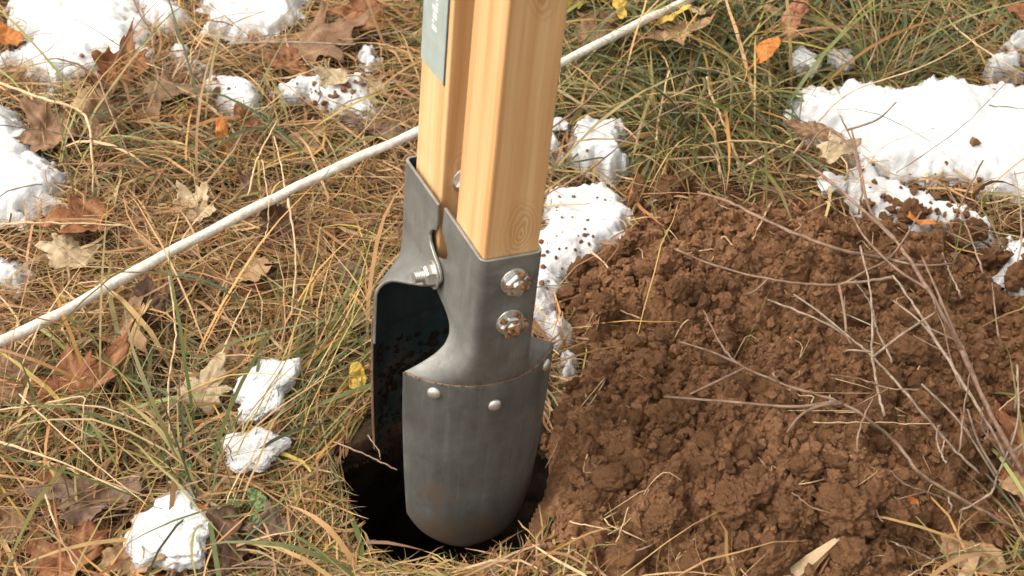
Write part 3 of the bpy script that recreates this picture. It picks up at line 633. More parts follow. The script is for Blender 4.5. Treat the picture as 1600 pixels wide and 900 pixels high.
# ------------------------------------------------------------------ loose soil: crumbs on the heap, the snow, the straw
def heap_points(n, mask=None):
    x = rng.uniform(HEAP[:, 0].min() - 0.03, min(0.62, HEAP[:, 0].max()), n); y = rng.uniform(max(-0.42, HEAP[:, 1].min()) - 0.02, HEAP[:, 1].max() + 0.03, n)
    d = polysdf(HEAP, x, y); k = (d > -0.022 * rng.random(n) ** 2.0) & (np.hypot(x - HC[0], y - HC[1]) > 0.082); return x[k], y[k]
geo = []
def add_crumbs(x, y, s, sub, sink=0.25, jit=0.22):
    z = np.maximum(heap_h(x, y), ground_s(x, y) + 0.002) + s * (1 - 2 * sink) * 0.5; V, F = crumb_geo(np.stack([x, y, z], -1), s, sub, jit); geo.append((V, F, np.ones((len(V), 3))))
x, y = heap_points(42000); add_crumbs(x, y, rng.gamma(1.8, 0.00085, len(x)).clip(0.0005, 0.0048), 1, 0.30, 0.3)
x, y = heap_points(1600); add_crumbs(x, y, rng.uniform(0.0026, 0.0055, len(x)), 2, 0.42, 0.2)
V, F, _ = join(geo); o = link('soil_crumbs', np_mesh('soil_crumbs', V, F, M_SOIL, smooth=False), heap); tag(o, kind='stuff')
geo = []
x, y = heap_points(420); x, y = x[:90], y[:90]
for a, b_ in zip(x, y):
    L_ = rng.uniform(0.010, 0.045); an = rng.uniform(0, 6.28); pp = [(a + L_ * f * math.cos(an + 1.2 * f * rng.normal()), b_ + L_ * f * math.sin(an + 1.2 * f * rng.normal())) for f in (0, 0.35, 0.7, 1)]
    P = catmull([(u, v_, float(heap_h(np.array([u]), np.array([v_]))[0]) + rng.uniform(0.001, 0.006)) for u, v_ in pp], 9)
    Vt, Ft = tube(P, np.linspace(0.0006, 0.0003, 9) * rng.uniform(0.7, 1.5), 4); geo.append((Vt, Ft, np.ones((len(Vt), 3))))
V, F, _ = join(geo); o = link('root_fibres', np_mesh('root_fibres', V, F, SM['straw']), heap); tag(o, kind='stuff')
geo = []
def scatter_px(n, cx, cy, rx, ry, smin, smax, sub=1, p=2.2):
    X_ = []
    for a, b_ in zip(rng.normal(cx, rx, n), rng.normal(cy, ry, n)):
        if not (-60 < a < 1660 and -40 < b_ < 940): continue
        q = hit(a, b_)
        if np.hypot(q[0] - HC[0], q[1] - HC[1]) > 0.086: X_.append(q)
    Q = np.array(X_); s = smin + (smax - smin) * rng.random(len(Q)) ** p; V, F = crumb_geo(Q + np.array([0, 0, 1]) * (s * 0.4)[:, None], s, sub); geo.append((V, F, np.ones((len(V), 3))))
for a in ((110, 905, 370, 45, 60, 0.0004, 0.0026), (40, 880, 480, 20, 50, 0.0004, 0.003), (900, 232, 165, 42, 26, 0.0008, 0.0055), (60, 300, 110, 40, 30, 0.0008, 0.005), (70, 540, 140, 45, 22, 0.0008, 0.005), (30, 25, 405, 20, 14, 0.0006, 0.003), (30, 360, 140, 40, 30, 0.0006, 0.003), (90, 1440, 330, 70, 30, 0.001, 0.006), (60, 1560, 400, 40, 25, 0.001, 0.006), (120, 870, 860, 45, 35, 0.0008, 0.005), (40, 620, 230, 30, 30, 0.0008, 0.003), (60, 1200, 270, 90, 14, 0.001, 0.005), (50, 340, 870, 50, 30, 0.0006, 0.003)):
    scatter_px(*a)
V, F, _ = join(geo); o = link('loose_soil', np_mesh('loose_soil', V, F, M_SOIL, smooth=False)); tag(o, 'loose brown soil crumbs sprinkled over snow, leaves and straw', 'soil', kind='stuff')
# soil smeared inside the far blade
gv = []
for k in range(620):
    s_ = rng.uniform(-1, 0.9); wz = -190 - 130 * rng.random() ** 0.75 + 12 * s_
    th = s_ * PHI * 0.92; r = RA - 4.0; gv.append((-r * math.sin(th) * 1.0, -(VC - r * math.cos(th)), wz))
gv = np.array(gv); P3 = T_O + S * (gv[:, :1] * T_U + gv[:, 1:2] * T_V + gv[:, 2:] * T_W)
sz = rng.gamma(2.2, 0.0010, len(P3)).clip(0.0008, 0.006); V, F = crumb_geo(P3, sz, 1)
o = link('clinging_soil', np_mesh('clinging_soil', V, F, M_SHADED_SOIL)); tag(o, 'dark soil clinging to the hollow inner face of the far blade', 'soil', kind='stuff')
# soil packed on the two bolts
gv = []
for wz in (-24, -66):
    for k in range(58): gv.append((3 + rng.normal(0, 5.0), -85 - 2 - rng.uniform(1, 12), wz + rng.normal(0, 5.0)))
for k in range(70):                        # and along the seam where blade and bracket meet
    th = rng.uniform(-1, 1) * PHI; gv.append(((RA + 0.6) * math.sin(th), VC - (RA + 0.6) * math.cos(th), -136.4 + rng.normal(0, 0.5)))
gv = np.array(gv); P3 = T_O + S * (gv[:, :1] * T_U + gv[:, 1:2] * T_V + gv[:, 2:] * T_W); V, F = crumb_geo(P3, np.where(gv[:, 2] < -120, rng.uniform(0.0002, 0.0008, len(P3)), rng.uniform(0.0006, 0.0026, len(P3))), 1)
o = link('caked_soil', np_mesh('caked_soil', V, F, M_SOIL)); tag(o, 'brown soil caked on the two front bolts and along the blade seam', 'soil', kind='stuff')

# ------------------------------------------------------------------ clods one can pick up
CL = []
for k in range(7):
    bv_, bf_ = ico(5 if k < 4 else 4); Vc_ = bv_ * rng.uniform(0.75, 1.2, 3)
    dsp = 0.40 * s3(bv_, 1.1, 30 + k, 2) - 0.30 * np.abs(s3(bv_, 2.4, 50 + k, 3)) + 0.17 * s3(bv_, 6.0, 70 + k, 4) + 0.07 * s3(bv_, 17.0, 90 + k, 3) + 0.06
    CL.append(np_mesh('soil_clod', Vc_ * (1 + dsp)[:, None], bf_, M_SOIL))
def clod(px, py, size_px, label, group, k, sink=0.2):
    q = hit(px, py + size_px * 0.30); r = size_px * 0.5 * np.linalg.norm(q - CAM) / FPX
    o = link('soil_clod', CL[k % 7], loc=(q[0], q[1], q[2] + r * (0.72 - sink) - 0.002), rot=rng.uniform(0, 6.28, 3)); o.scale = np.array([r, r, r]) * rng.uniform(0.85, 1.12, 3)
    return tag(o, label, 'soil clod', group)
BIG = [(1146, 772, 66), (1240, 796, 62), (1322, 792, 66), (1214, 858, 72), (1180, 760, 44), (960, 740, 46), (976, 862, 60), (1090, 880, 52), (926, 770, 40), (1050, 640, 46), (1370, 640, 54), (1120, 560, 44), (1010, 560, 46), (1420, 540, 44), (1500, 700, 48), (1260, 720, 46), (1400, 800, 50), (1040, 800, 44), (1000, 650, 42), (1330, 860, 46)]
BIGL = ['large clod between the wood sliver and the forked branch', 'rounded clod just above the long wood sliver', 'broad clod beside the small white root fragment', 'largest clod touching the long wood sliver', 'clod leaning on the large clod above the sliver', 'clod on the soil slope right beside the blade', 'clod near the short upright straw at the heap foot', 'clod at the heap foot by the end of the long sliver', 'small clod between the blade and the heap foot', 'clod under the low side twig of the forked branch', 'clod under the vertical pale twig', 'clod touching the upper tip of the forked branch', 'clod uphill of the speckled snow strip end', 'clod under the dark brown branch', 'clod beside the rust leaf on the heap', 'clod below the level straw on the heap', 'clod beside the hooked white root fragment', 'clod midway between blade and wood sliver', 'clod beside the blade rim on the heap', 'clod right of the wood sliver tip']
for k, (a, b_, s_) in enumerate(BIG): clod(a, b_, s_ * 1.15, BIGL[k], 'large clods on the soil heap', k, 0.18)
BACK = [(1032, 268, 40), (1062, 282, 44), (1004, 288, 34), (1036, 296, 36), (1110, 284, 34), (1130, 300, 40), (1170, 288, 30), (990, 312, 30)]
for k, (a, b_, s_) in enumerate(BACK): clod(a, b_, s_, 'dark lumpy clod in the row along the back rim of the heap', 'clods along the back rim of the heap', k + 2)
EDGE = [(1424, 326, 44), (1500, 360, 40), (1524, 352, 34), (1548, 396, 44), (1460, 372, 34), (1588, 424, 40), (1410, 372, 30)]
for k, (a, b_, s_) in enumerate(EDGE): clod(a, b_, s_, 'brown clod lying on or against the broken snow strip behind the heap', 'clods along the broken snow strip', k + 1)
SIDE = [(900, 420, 36), (926, 404, 34), (884, 452, 26), (960, 396, 34), (900, 478, 26), (924, 440, 34), (980, 380, 30), (898, 600, 30), (880, 640, 34), (902, 545, 24), (1000, 345, 30)]
for k, (a, b_, s_) in enumerate(SIDE): clod(a, b_, s_, 'small brown clod at the heap edge beside the soil-speckled snow strip', 'clods beside the soil-speckled snow', k + 3)
n = 0
while n < 120:
    a, b_ = rng.uniform(880, 1600), rng.uniform(330, 895); q = hit(a, b_)
    if samp(HD, q[0], q[1]) < 0.01: continue
    clod(a, b_, rng.uniform(14, 40), 'small brown earth clod scattered over the soil heap', 'small clods on the soil heap', n, 0.25); n += 1

# ------------------------------------------------------------------ grainy snow chunks in the straw
def chunk(px, py, wpx, hpx, label, seed, rz=0.0, zf=0.40, up=0.010):
    q = hit(px, py); sc = np.linalg.norm(q - CAM) / FPX; bv_, bf_ = ico(5); Vc_ = bv_.copy()
    th = np.arctan2(Vc_[:, 1], Vc_[:, 0]); rr = 1 + 0.10 * np.sin(3 * th + seed) + 0.09 * np.sin(5 * th + 2 * seed) + 0.05 * np.sin(9 * th + seed)
    d = 0.20 * s3(bv_, 1.5, seed, 2) + 0.06 * s3(bv_, 4.0, seed + 3, 2) + 0.075 * s3(bv_, 15.0, seed + 6, 3)
    Vc_ = Vc_ * (1 + d)[:, None]; Vc_[:, :2] *= rr[:, None]
    Vc_[:, 2] = np.sign(Vc_[:, 2]) * np.abs(Vc_[:, 2]) ** 0.6
    Vc_ *= np.array([wpx / 2 * sc, hpx / 2 * sc / 0.72, min(wpx, hpx) / 2 * sc * zf])
    o = link('snow_chunk', np_mesh('snow_chunk', Vc_, bf_, M_SNOW), loc=q + np.array([0, 0, up]), rot=(0, 0, rz)); return tag(o, label, 'snow')
chunk(416, 622, 80, 96, 'upright grainy snow chunk lying on green grass beside the hole', 5, -0.3)
chunk(399, 716, 92, 58, 'flat oval snow chunk on green blades near the hole', 13, 0.1)
chunk(272, 848, 128, 100, 'ragged wide snow chunk resting on brown leaves', 29, 0.2)
chunk(402, 676 - 22, 44, 30, 'thin icy snow crust at the foot of the upright chunk', 41, -0.6)
chunk(1254, 116, 40, 36, SP[13][2], 61, 0.4, 0.95, 0.014); chunk(1312, 112, 40, 30, SP[14][2], 67, -0.3, 0.9, 0.014)
chunk(1233, 196, 22, 20, SP[15][2], 71, 0, 0.8); chunk(1257, 210, 30, 22, SP[16][2], 73, 0, 0.8); chunk(1315, 240, 24, 22, SP[17][2], 79, 0, 0.8)
chunk(872, 208, 30, 22, 'small snow crumb between handle and round snow mound', 47)
chunk(1296, 300, 42, 34, 'small icy snow lump with straw at the heap corner', 53)

# ------------------------------------------------------------------ fallen leaves
def resample(P, n):
    P = np.vstack([P, P[:1]]); d = np.r_[0, np.cumsum(np.linalg.norm(np.diff(P, axis=0), axis=1))]; t = np.linspace(0, d[-1], n, endpoint=False)
    return np.stack([np.interp(t, d, P[:, k]) for k in (0, 1)], -1)
HALF = [(0.0, 0.0), (.18, -.06), (.40, -.06), (.36, .06), (.58, .16), (.46, .25), (.60, .44), (.74, .60), (.56, .58), (.46, .60), (.32, .50), (.25, .54), (.28, .72), (.16, .74), (.12, .90), (0, 1.08)]
MAPLE = np.array(HALF + [(-x_, y_) for x_, y_ in HALF[-2:0:-1]]); MAPLE[:, 1] -= 0.35
VEINS_M = [((0, -.35), (0, .7)), ((0, -.35), (.70, .22)), ((0, -.35), (-.70, .22)), ((0, -.35), (.52, -.2)), ((0, -.35), (-.52, -.2))]
tt = np.linspace(0, 2 * np.pi, 40, endpoint=False)
OVAL = np.stack([0.36 * np.sin(tt) * (1 - 0.25 * np.cos(tt)), -0.62 * np.cos(tt)], -1); OVAL[:, 0] *= np.abs(np.sin(tt)) ** 0.25
VEINS_O = [((0, -.62), (0, .62))] + [((0, -.4 + .2 * k), (sg * .3, -.2 + .2 * k)) for k in range(4) for sg in (-1, 1)]
NARROW = OVAL * np.array([0.45, 1.0]); ROUND = np.stack([0.45 * np.cos(tt), 0.45 * np.sin(tt)], -1)
leaf_n = 0
def leaf(px, py, size_px, colour, label, shape='maple', yaw=0.0, tilt=(0, 0), curl=0.7, lift=0.006, crumple=0.10, group=None, stem=None, name='fallen_leaf', cat='leaf'):
    global leaf_n; leaf_n += 1; seed = 500 + leaf_n * 3
    base = {'maple': MAPLE, 'oval': OVAL, 'narrow': NARROW, 'round': ROUND}[shape]; ns = 72 if size_px > 60 else 48; nr = 12 if size_px > 60 else 8
    O = resample(base, ns); O = O * (1 + 0.05 * rng.normal(size=(ns, 1))); an_ = np.arctan2(O[:, 1], O[:, 0]); O = O * (1 + 0.16 * np.sin(2 * an_ + seed) + 0.12 * np.sin(3 * an_ + 2.2 * seed))[:, None] * np.array([rng.uniform(0.8, 1.15), 1])
    if shape == 'maple' and group: O = O * (1 - 0.55 * np.exp(-((an_ - rng.uniform(-3, 3)) / 0.5) ** 2))[:, None]      # torn away
    f = np.linspace(0, 1, nr + 1)[1:] ** 0.85; V2 = np.vstack([[[0, 0]], (O[None] * f[:, None, None]).reshape(-1, 2)])
    x_, y_ = V2.T
    z_ = curl * (0.45 * x_ ** 2 * np.sign(rng.normal()) + 0.5 * (y_ ** 2) * rng.uniform(-0.6, 1)) + crumple * (fbm(x_ + seed, y_, 0.55, 3, seed) + 0.5 * fbm(x_, y_ + seed, 0.22, 2, seed + 1))
    z_ = z_ + 0.10 * curl * np.abs(x_) + 0.22 * curl * np.maximum(np.hypot(x_, y_) - 0.45, 0) * fbm(x_ * 2, y_ * 2, 0.5, 2, seed + 5) * 2
    vd = np.full(len(x_), 9.0)
    for a, b_ in (VEINS_M if shape == 'maple' else VEINS_O):
        a = np.array(a); e = np.array(b_) - a; q = np.clip(((x_ - a[0]) * e[0] + (y_ - a[1]) * e[1]) / (e @ e), 0, 1); vd = np.minimum(vd, np.hypot(x_ - a[0] - q * e[0], y_ - a[1] - q * e[1]))
    vein = 0.75 * np.exp(-(vd / 0.035) ** 2); z_ = z_ - 0.02 * np.exp(-(vd / 0.05) ** 2)
    i = 1 + np.arange(nr - 1)[:, None] * ns; j = np.arange(ns)[None]; k = (j + 1) % ns
    F = np.vstack([np.stack([i + j, i + ns + j, i + ns + k], -1).reshape(-1, 3), np.stack([i + j, i + ns + k, i + k], -1).reshape(-1, 3), np.stack([np.zeros(ns, int), 1 + np.arange(ns), 1 + (np.arange(ns) + 1) % ns], -1)])
    q = hit(px, py); sc = size_px * np.linalg.norm(q - CAM) / FPX / 1.15
    me = np_mesh(name, np.stack([x_, y_, z_], -1) * sc, F, LM[colour], attr=vein)
    o = link(name, me, loc=q + np.array([0, 0, lift + (0.034 if px > 840 and py < 300 and lift > 0 else 0.005 if group is None else 0.001)])); o.rotation_euler = (R(tilt[0]), R(tilt[1]), R(yaw))
    sm = o.modifiers.new('Solidify', 'SOLIDIFY'); sm.thickness = 0.0004
    if stem or (stem is None and shape == 'maple'):
        P = catmull(np.array([(0, -.35, 0), (0.05, -.65, 0.05), (0.02, -.95, -0.05)]) * sc, 8); Vt, Ft = tube(P, np.linspace(0.0011, 0.0008, 8), 5)
        link('stem', np_mesh('stem', Vt, Ft, LM[colour], attr=np.full(len(Vt), 0.6)), o)
    return tag(o, label, cat, group)
leaf(122, 612, 135, 'rust', 'rust brown maple leaf crossed by bent pale straws', yaw=20, tilt=(18, -8), curl=0.7)
leaf(22, 606, 100, 'brown', 'brown maple leaf lying next to the rust maple leaf', yaw=-60, tilt=(10, 15))
leaf(196, 528, 110, 'tan', 'tan curled maple leaf just below the white rope', yaw=-140, tilt=(25, 12), curl=1.0)
leaf(384, 436, 118, 'tan', 'tan crumpled maple leaf below the middle of the white rope', yaw=-150, tilt=(28, 14), curl=1.0)
leaf(148, 792, 130, 'greybrown', 'grey brown flat maple leaf under long straws', yaw=170, tilt=(12, 0), curl=0.4)
leaf(104, 890, 110, 'rust', 'orange brown leaf among the roots of the straw', yaw=60, tilt=(8, -10))
leaf(214, 882, 96, 'tan', 'light tan leaf touching the ragged snow chunk', yaw=-30, tilt=(10, 8))
leaf(352, 858, 92, 'dark', 'dark brown leaf beside the ragged snow chunk', yaw=110, tilt=(10, -12))
leaf(322, 818, 44, 'orange', 'small orange leaf tip behind the ragged snow chunk', 'oval', yaw=80, tilt=(20, 0))
leaf(432, 836, 70, 'greybrown', 'small pale brown leaf in grass near the hole', yaw=30, tilt=(20, 10))
leaf(322, 622, 86, 'pale', 'pale grey skeletal leaf beside the upright snow chunk', yaw=-20, tilt=(35, 10), curl=0.5)
leaf(132, 362, 120, 'rust', 'rust brown leaf half covered by straw below the snow slab', yaw=100, tilt=(8, 8))
leaf(78, 214, 100, 'brown', 'dull brown leaf tucked against the snow slab', yaw=40, tilt=(14, -12))
leaf(186, 126, 92, 'rust', 'rust curled leaf at the tongue of the wide snow patch', yaw=70, tilt=(30, -10), curl=1.1)
leaf(160, 196, 120, 'tan', 'long tan folded leaf below the rust curled leaf', 'oval', yaw=28, tilt=(10, 35), curl=0.9)
leaf(240, 170, 120, 'brown', 'crumpled brown leaf under scattered soil', yaw=200, tilt=(6, 8), crumple=0.12)
leaf(496, 76, 140, 'brown', 'large brown leaf between snow and tan grass', yaw=-70, tilt=(16, 6))
leaf(450, 108, 80, 'rust', 'rust leaf edge below the large brown leaf', 'oval', yaw=60, tilt=(20, 8))
leaf(580, 34, 90, 'rust', 'rust leaf in straw near the tiny snow patch', yaw=20, tilt=(25, 10))
leaf(590, 214, 96, 'greybrown', 'grey tan maple leaf close to the wooden handle', yaw=140, tilt=(18, -8))
leaf(520, 128, 70, 'pale', 'pale leaf half buried in the dirty snow patch', yaw=90, tilt=(14, 6))
leaf(310, 338, 78, 'pale', 'pale leaf standing on edge above the white rope', yaw=-50, tilt=(42, 0), curl=0.9)
leaf(110, 410, 86, 'pale', 'cream leaf lying behind the rope on the straw', yaw=10, tilt=(14, 10))
leaf(432, 374, 80, 'dark', 'dark brown leaf standing in the gap under the rope', 'oval', yaw=5, tilt=(48, 0), curl=0.8)
leaf(236, 500, 80, 'dark', 'dark brown leaf shaded behind the tan curled leaf', 'oval', yaw=0, tilt=(45, 5), curl=0.8)
leaf(390, 208, 64, 'rust', 'small rust leaf in the hollow of tall straw', 'oval', yaw=40, tilt=(30, 0))
leaf(352, 232, 60, 'orange', 'narrow orange blade-like leaf standing in the straw', 'narrow', yaw=8, tilt=(55, 0), curl=0.3)
leaf(560, 608, 40, 'yellow', 'small yellow leaf behind the edge of the far blade', 'oval', yaw=20, tilt=(30, 0))
leaf(12, 66, 60, 'orange', 'orange leaf at the root of the wide snow patch', 'oval', yaw=50, tilt=(20, 0))
leaf(1040, 36, 104, 'pink', 'broad pinkish brown leaf lying over the white stick end', 'oval', yaw=75, tilt=(22, 0), curl=0.5, lift=0.02)
leaf(1188, 150, 54, 'orange', 'bright orange oval leaf standing in green grass', 'oval', yaw=-60, tilt=(40, 0), curl=0.4, lift=0.02, stem=True)
leaf(1231, 92, 60, 'pink', 'rust red folded leaf leaning on a small snow lump', 'oval', yaw=-18, tilt=(48, 10), curl=0.7, lift=0.016)
leaf(1206, 76, 44, 'tan', 'tan leaf touching the rust red folded leaf', 'oval', yaw=80, tilt=(25, 0), lift=0.012)
leaf(1036, 98, 66, 'yellow', 'slim yellow leaf lying across dark grass', 'narrow', yaw=-84, tilt=(25, 0), curl=0.3, lift=0.02)
leaf(905, 32, 110, 'yellow', 'yellow maple leaf close behind the handle', yaw=40, tilt=(20, -5), lift=0.012)
leaf(966, 72, 34, 'yellow', 'small bright yellow leaf by the white stick', 'oval', yaw=10, tilt=(35, 0), lift=0.014)
leaf(1082, 70, 76, 'pale', 'pale straw coloured leaf under the broad pinkish leaf', yaw=120, tilt=(20, 10), lift=0.006)
leaf(930, 100, 80, 'brown', 'brown leaf under the white stick beside the handle', yaw=-40, tilt=(14, 0))
leaf(1046, 108, 90, 'tan', 'tan withered leaf hanging below the slim yellow leaf', yaw=200, tilt=(14, 8))
leaf(1590, 80, 60, 'rust', 'rust leaf in grass near the far snow patch', 'oval', yaw=40, tilt=(20, 0))
leaf(1586, 716, 110, 'rust', 'rust leaf lying at the fork of bare twigs on the heap', yaw=80, tilt=(15, -15))
leaf(1596, 780, 70, 'tan', 'tan leaf scrap between twigs below the rust leaf', 'oval', yaw=30, tilt=(10, -20))
leaf(1436, 358, 44, 'orange', 'tiny curled orange leaf scrap by the broken snow strip', 'oval', yaw=80, tilt=(10, 10), curl=1.2)
leaf(1262, 262, 76, 'brown', 'brown leaf in shade under the pale straw stick', 'oval', yaw=70, tilt=(18, 0))
leaf(1300, 286, 60, 'pale', 'pale leaf shred at the corner of the heap', yaw=10, tilt=(16, 0))
leaf(1520, 885, 90, 'tan', 'tan leaf in straw at the foot of the heap', 'oval', yaw=60, tilt=(12, -10))
leaf(1420, 806, 40, 'orange', 'orange curled leaf shred on soil beside twigs', 'oval', yaw=30, tilt=(10, 0), curl=1.3)
for a, b_, s_, yw in ((296, 756, 46, 0), (402, 792, 44, 50), (370, 798, 34, 120), (398, 824, 28, 10), (150, 690, 50, 160)):
    leaf(a, b_, s_, 'green', 'small round green weed leaf growing in the straw', 'round', yaw=yw, tilt=(25, 5), lift=0.006, name='weed_leaf', group='green weed leaves left of the hole', cat='weed')
n = 0
while n < 40:
    a, b_ = rng.uniform(-20, 640), rng.uniform(20, 890)
    q = hit(a, b_)
    if samp(SND, q[0], q[1]) > -0.01 or hole_d(q[0], q[1]) < 0.05: continue
    leaf(a, b_, rng.uniform(38, 84), ['brown', 'tan', 'greybrown', 'rust', 'pale', 'dark'][n % 6], 'broken %s %s leaf half hidden under the matted straw' % (['brown', 'tan', 'grey brown', 'rust', 'pale cream', 'dark brown'][n % 6], 'maple' if n % 3 else 'oval'), 'maple' if n % 3 else 'oval', yaw=rng.uniform(0, 360), tilt=(rng.uniform(-8, 28), rng.uniform(-20, 20)), lift=-0.003, group='dead leaves under the straw', curl=rng.uniform(0.3, 0.9), stem=False); n += 1

# ------------------------------------------------------------------ sticks, twigs, stalks
def smooth_path(pts, n=None):
    P = [hit(p[0], p[1], p[2]) if len(p) == 3 else hit(p[0], p[1], 0.01) for p in pts]
    return catmull(np.array(P), n or max(8, 6 * len(P)))
def twig(pts, w0, w1, colour, label, branches=(), name='twig', cat='twig', group=None, wob=0.0003):
    P = smooth_path(pts); sc = np.linalg.norm(P.mean(0) - CAM) / FPX / 2; n_ = len(P)
    P = P + rng.normal(0, wob, P.shape); rad = np.linspace(w0, w1, n_) * 0.74 * sc * (1 + 0.10 * rng.normal(size=n_)).clip(0.75, 1.45)
    c = P[0].copy(); Vt, Ft = tube(P - c, rad, 7); o = link(name, np_mesh(name, Vt, Ft, SM[colour]), loc=c)
    for pts2, a, b_ in branches:
        P2 = smooth_path(pts2); i0 = np.argmin(np.linalg.norm(P - P2[0], axis=1)); P2 = P2 + (P[i0] - P2[0]) * np.linspace(1, 0, len(P2))[:, None]
        Vt, Ft = tube(P2 - c, np.linspace(a, b_, len(P2)) * sc, 6); link('side_twig', np_mesh('side_twig', Vt, Ft, SM[colour]), o)
    return tag(o, label, cat, group)
twig([(1592, 830, .01), (1520, 790, .012), (1440, 742, .02), (1400, 692, .026), (1352, 652, .03), (1310, 628, .032), (1240, 606, .03), (1155, 570, .03), (1125, 535, .03), (1100, 486, .03)], 9, 4, 'red', 'forked reddish branch lying across the middle of the soil heap',
     [([(1155, 570, .03), (1110, 550, .026), (1062, 534, .02)], 5, 3), ([(1310, 628, .032), (1240, 636, .03), (1140, 628, .026), (1038, 620, .02)], 5.5, 3.5), ([(1165, 586, .03), (1120, 602, .026), (1078, 616, .022)], 5, 3.5), ([(1318, 630, .032), (1280, 634, .03), (1250, 650, .026), (1230, 676, .018)], 6, 4), ([(1250, 610, .03), (1225, 590, .034), (1218, 580, .036)], 4, 3)])
twig([(1600, 742, .02), (1545, 640, .03), (1500, 545, .036), (1450, 452, .04), (1400, 378, .04), (1330, 312, .036), (1270, 262, .03), (1236, 236, .026)], 10, 5, 'brown', 'longest dark brown branch running down the right side of the heap',
     [([(1400, 378, .04), (1360, 330, .046), (1344, 262, .06), (1330, 200, .06)], 6, 3.5), ([(1500, 545, .036), (1470, 470, .05), (1440, 400, .06)], 5, 3), ([(1450, 452, .04), (1400, 420, .04), (1352, 372, .04), (1328, 330, .04)], 5, 3)])
twig([(1420, 404, .04), (1390, 406, .038), (1300, 386, .032), (1200, 346, .024), (1140, 316, .018), (1090, 300, .012)], 8, 6, 'red', 'straight pinkish twig slanting over the back of the heap', [([(1390, 406, .038), (1440, 415, .04), (1490, 412, .04)], 5, 3)])
twig([(1398, 434, .04), (1350, 440, .036), (1280, 445, .03), (1200, 436, .024), (1120, 416, .018), (1055, 390, .012)], 7, 4.5, 'red', 'gently sagging reddish twig below the straight pinkish one',
     [([(1310, 444, .032), (1345, 425, .036), (1390, 400, .045), (1440, 330, .06)], 4.5, 3), ([(1304, 446, .032), (1316, 490, .03), (1322, 520, .028)], 5, 4), ([(1200, 437, .024), (1180, 455, .018), (1162, 462, .01)], 3.5, 2.5)])
twig([(1530, 740, .02), (1480, 690, .03), (1420, 620, .034), (1372, 566, .034), (1330, 530, .03), (1280, 500, .026), (1200, 468, .02)], 6, 4.5, 'pale', 'pale grey twig running diagonally under the vertical twig', [([(1330, 530, .03), (1280, 488, .032), (1240, 460, .03)], 4, 3)])
twig([(1382, 650, .03), (1372, 610, .036), (1362, 545, .042), (1362, 470, .05), (1345, 386, .055)], 6, 4.5, 'pale', 'upright pale twig crossing the other twigs on the heap', [([(1352, 564, .04), (1400, 528, .046), (1462, 488, .05)], 5, 3.5), ([(1355, 560, .04), (1330, 552, .036), (1322, 548, .034)], 4, 3)])
twig([(1580, 730, .02), (1530, 640, .034), (1480, 560, .04), (1430, 480, .045), (1395, 430, .046)], 7, 5, 'pale', 'pale branch leading up to the vertical twig joint', [([(1480, 560, .04), (1440, 505, .05), (1396, 470, .05)], 4, 3)])
twig([(1600, 690, .02), (1560, 740, .02), (1548, 770, .018), (1500, 800, .012)], 6, 4, 'pale', 'short forked pale twig by the rust leaf on the heap', [([(1560, 740, .02), (1530, 690, .03), (1512, 640, .04)], 5, 3), ([(1556, 745, .02), (1500, 660, .03), (1440, 600, .04)], 4, 3), ([(1560, 740, .02), (1590, 660, .04), (1590, 570, .06)], 4, 2.5)])
twig([(1608, 820, .01), (1570, 760, .02), (1520, 690, .02), (1500, 640, .02)], 5, 3, 'brown', 'thin brown twig behind the short forked pale twig', [([(1570, 760, .02), (1600, 700, .03), (1640, 660, .04)], 4, 3)])
twig([(1480, 372, .012), (1500, 322, .03), (1536, 250, .06)], 5, 3.5, 'brown', 'thin brown stalk rising from the broken snow strip')
twig([(1342, 335, .03), (1346, 290, .05), (1330, 220, .07), (1312, 180, .08)], 5, 3, 'brown', 'thin brown stem standing before the largest snow patch', [([(1330, 220, .08), (1290, 195, .07), (1255, 240, .05)], 4, 3), ([(1322, 200, .08), (1370, 185, .08), (1400, 160, .08)], 4, 2.5)])
twig([(1585, 640, .02), (1590, 600, .03), (1588, 570, .035)], 4, 3, 'pale', 'tiny pale spur by the end of the pale branch')
for k in range(16):
    a, b_ = rng.uniform(1330, 1600), rng.uniform(360, 820); an = math.radians(rng.normal(118, 26)); ln = rng.uniform(50, 170); l0 = rng.uniform(.012, .045)
    pts = [(a + math.cos(an) * ln * f + rng.normal(0, 4), b_ - math.sin(an) * ln * f + rng.normal(0, 4), l0 + rng.normal(0, .003)) for f in (0, .33, .66, 1)]
    sd_ = math.radians(rng.choice([-38, 40])); brs = [([pts[1], (pts[1][0] + math.cos(an + sd_) * ln * .25, pts[1][1] - math.sin(an + sd_) * ln * .25, l0), (pts[1][0] + math.cos(an + sd_) * ln * .45, pts[1][1] - math.sin(an + sd_) * ln * .45, l0)], 2.6, 1.8)] if k % 2 else ()
    twig(pts, 4.6, 2.8, ['brown', 'pale', 'red'][k % 3], ['thin dark brown', 'thin pale grey', 'thin reddish'][k % 3] + (' forked' if k % 2 else ' straight') + ' twig tangled among the branches on the heap', brs, group='thin twigs tangled on the heap')
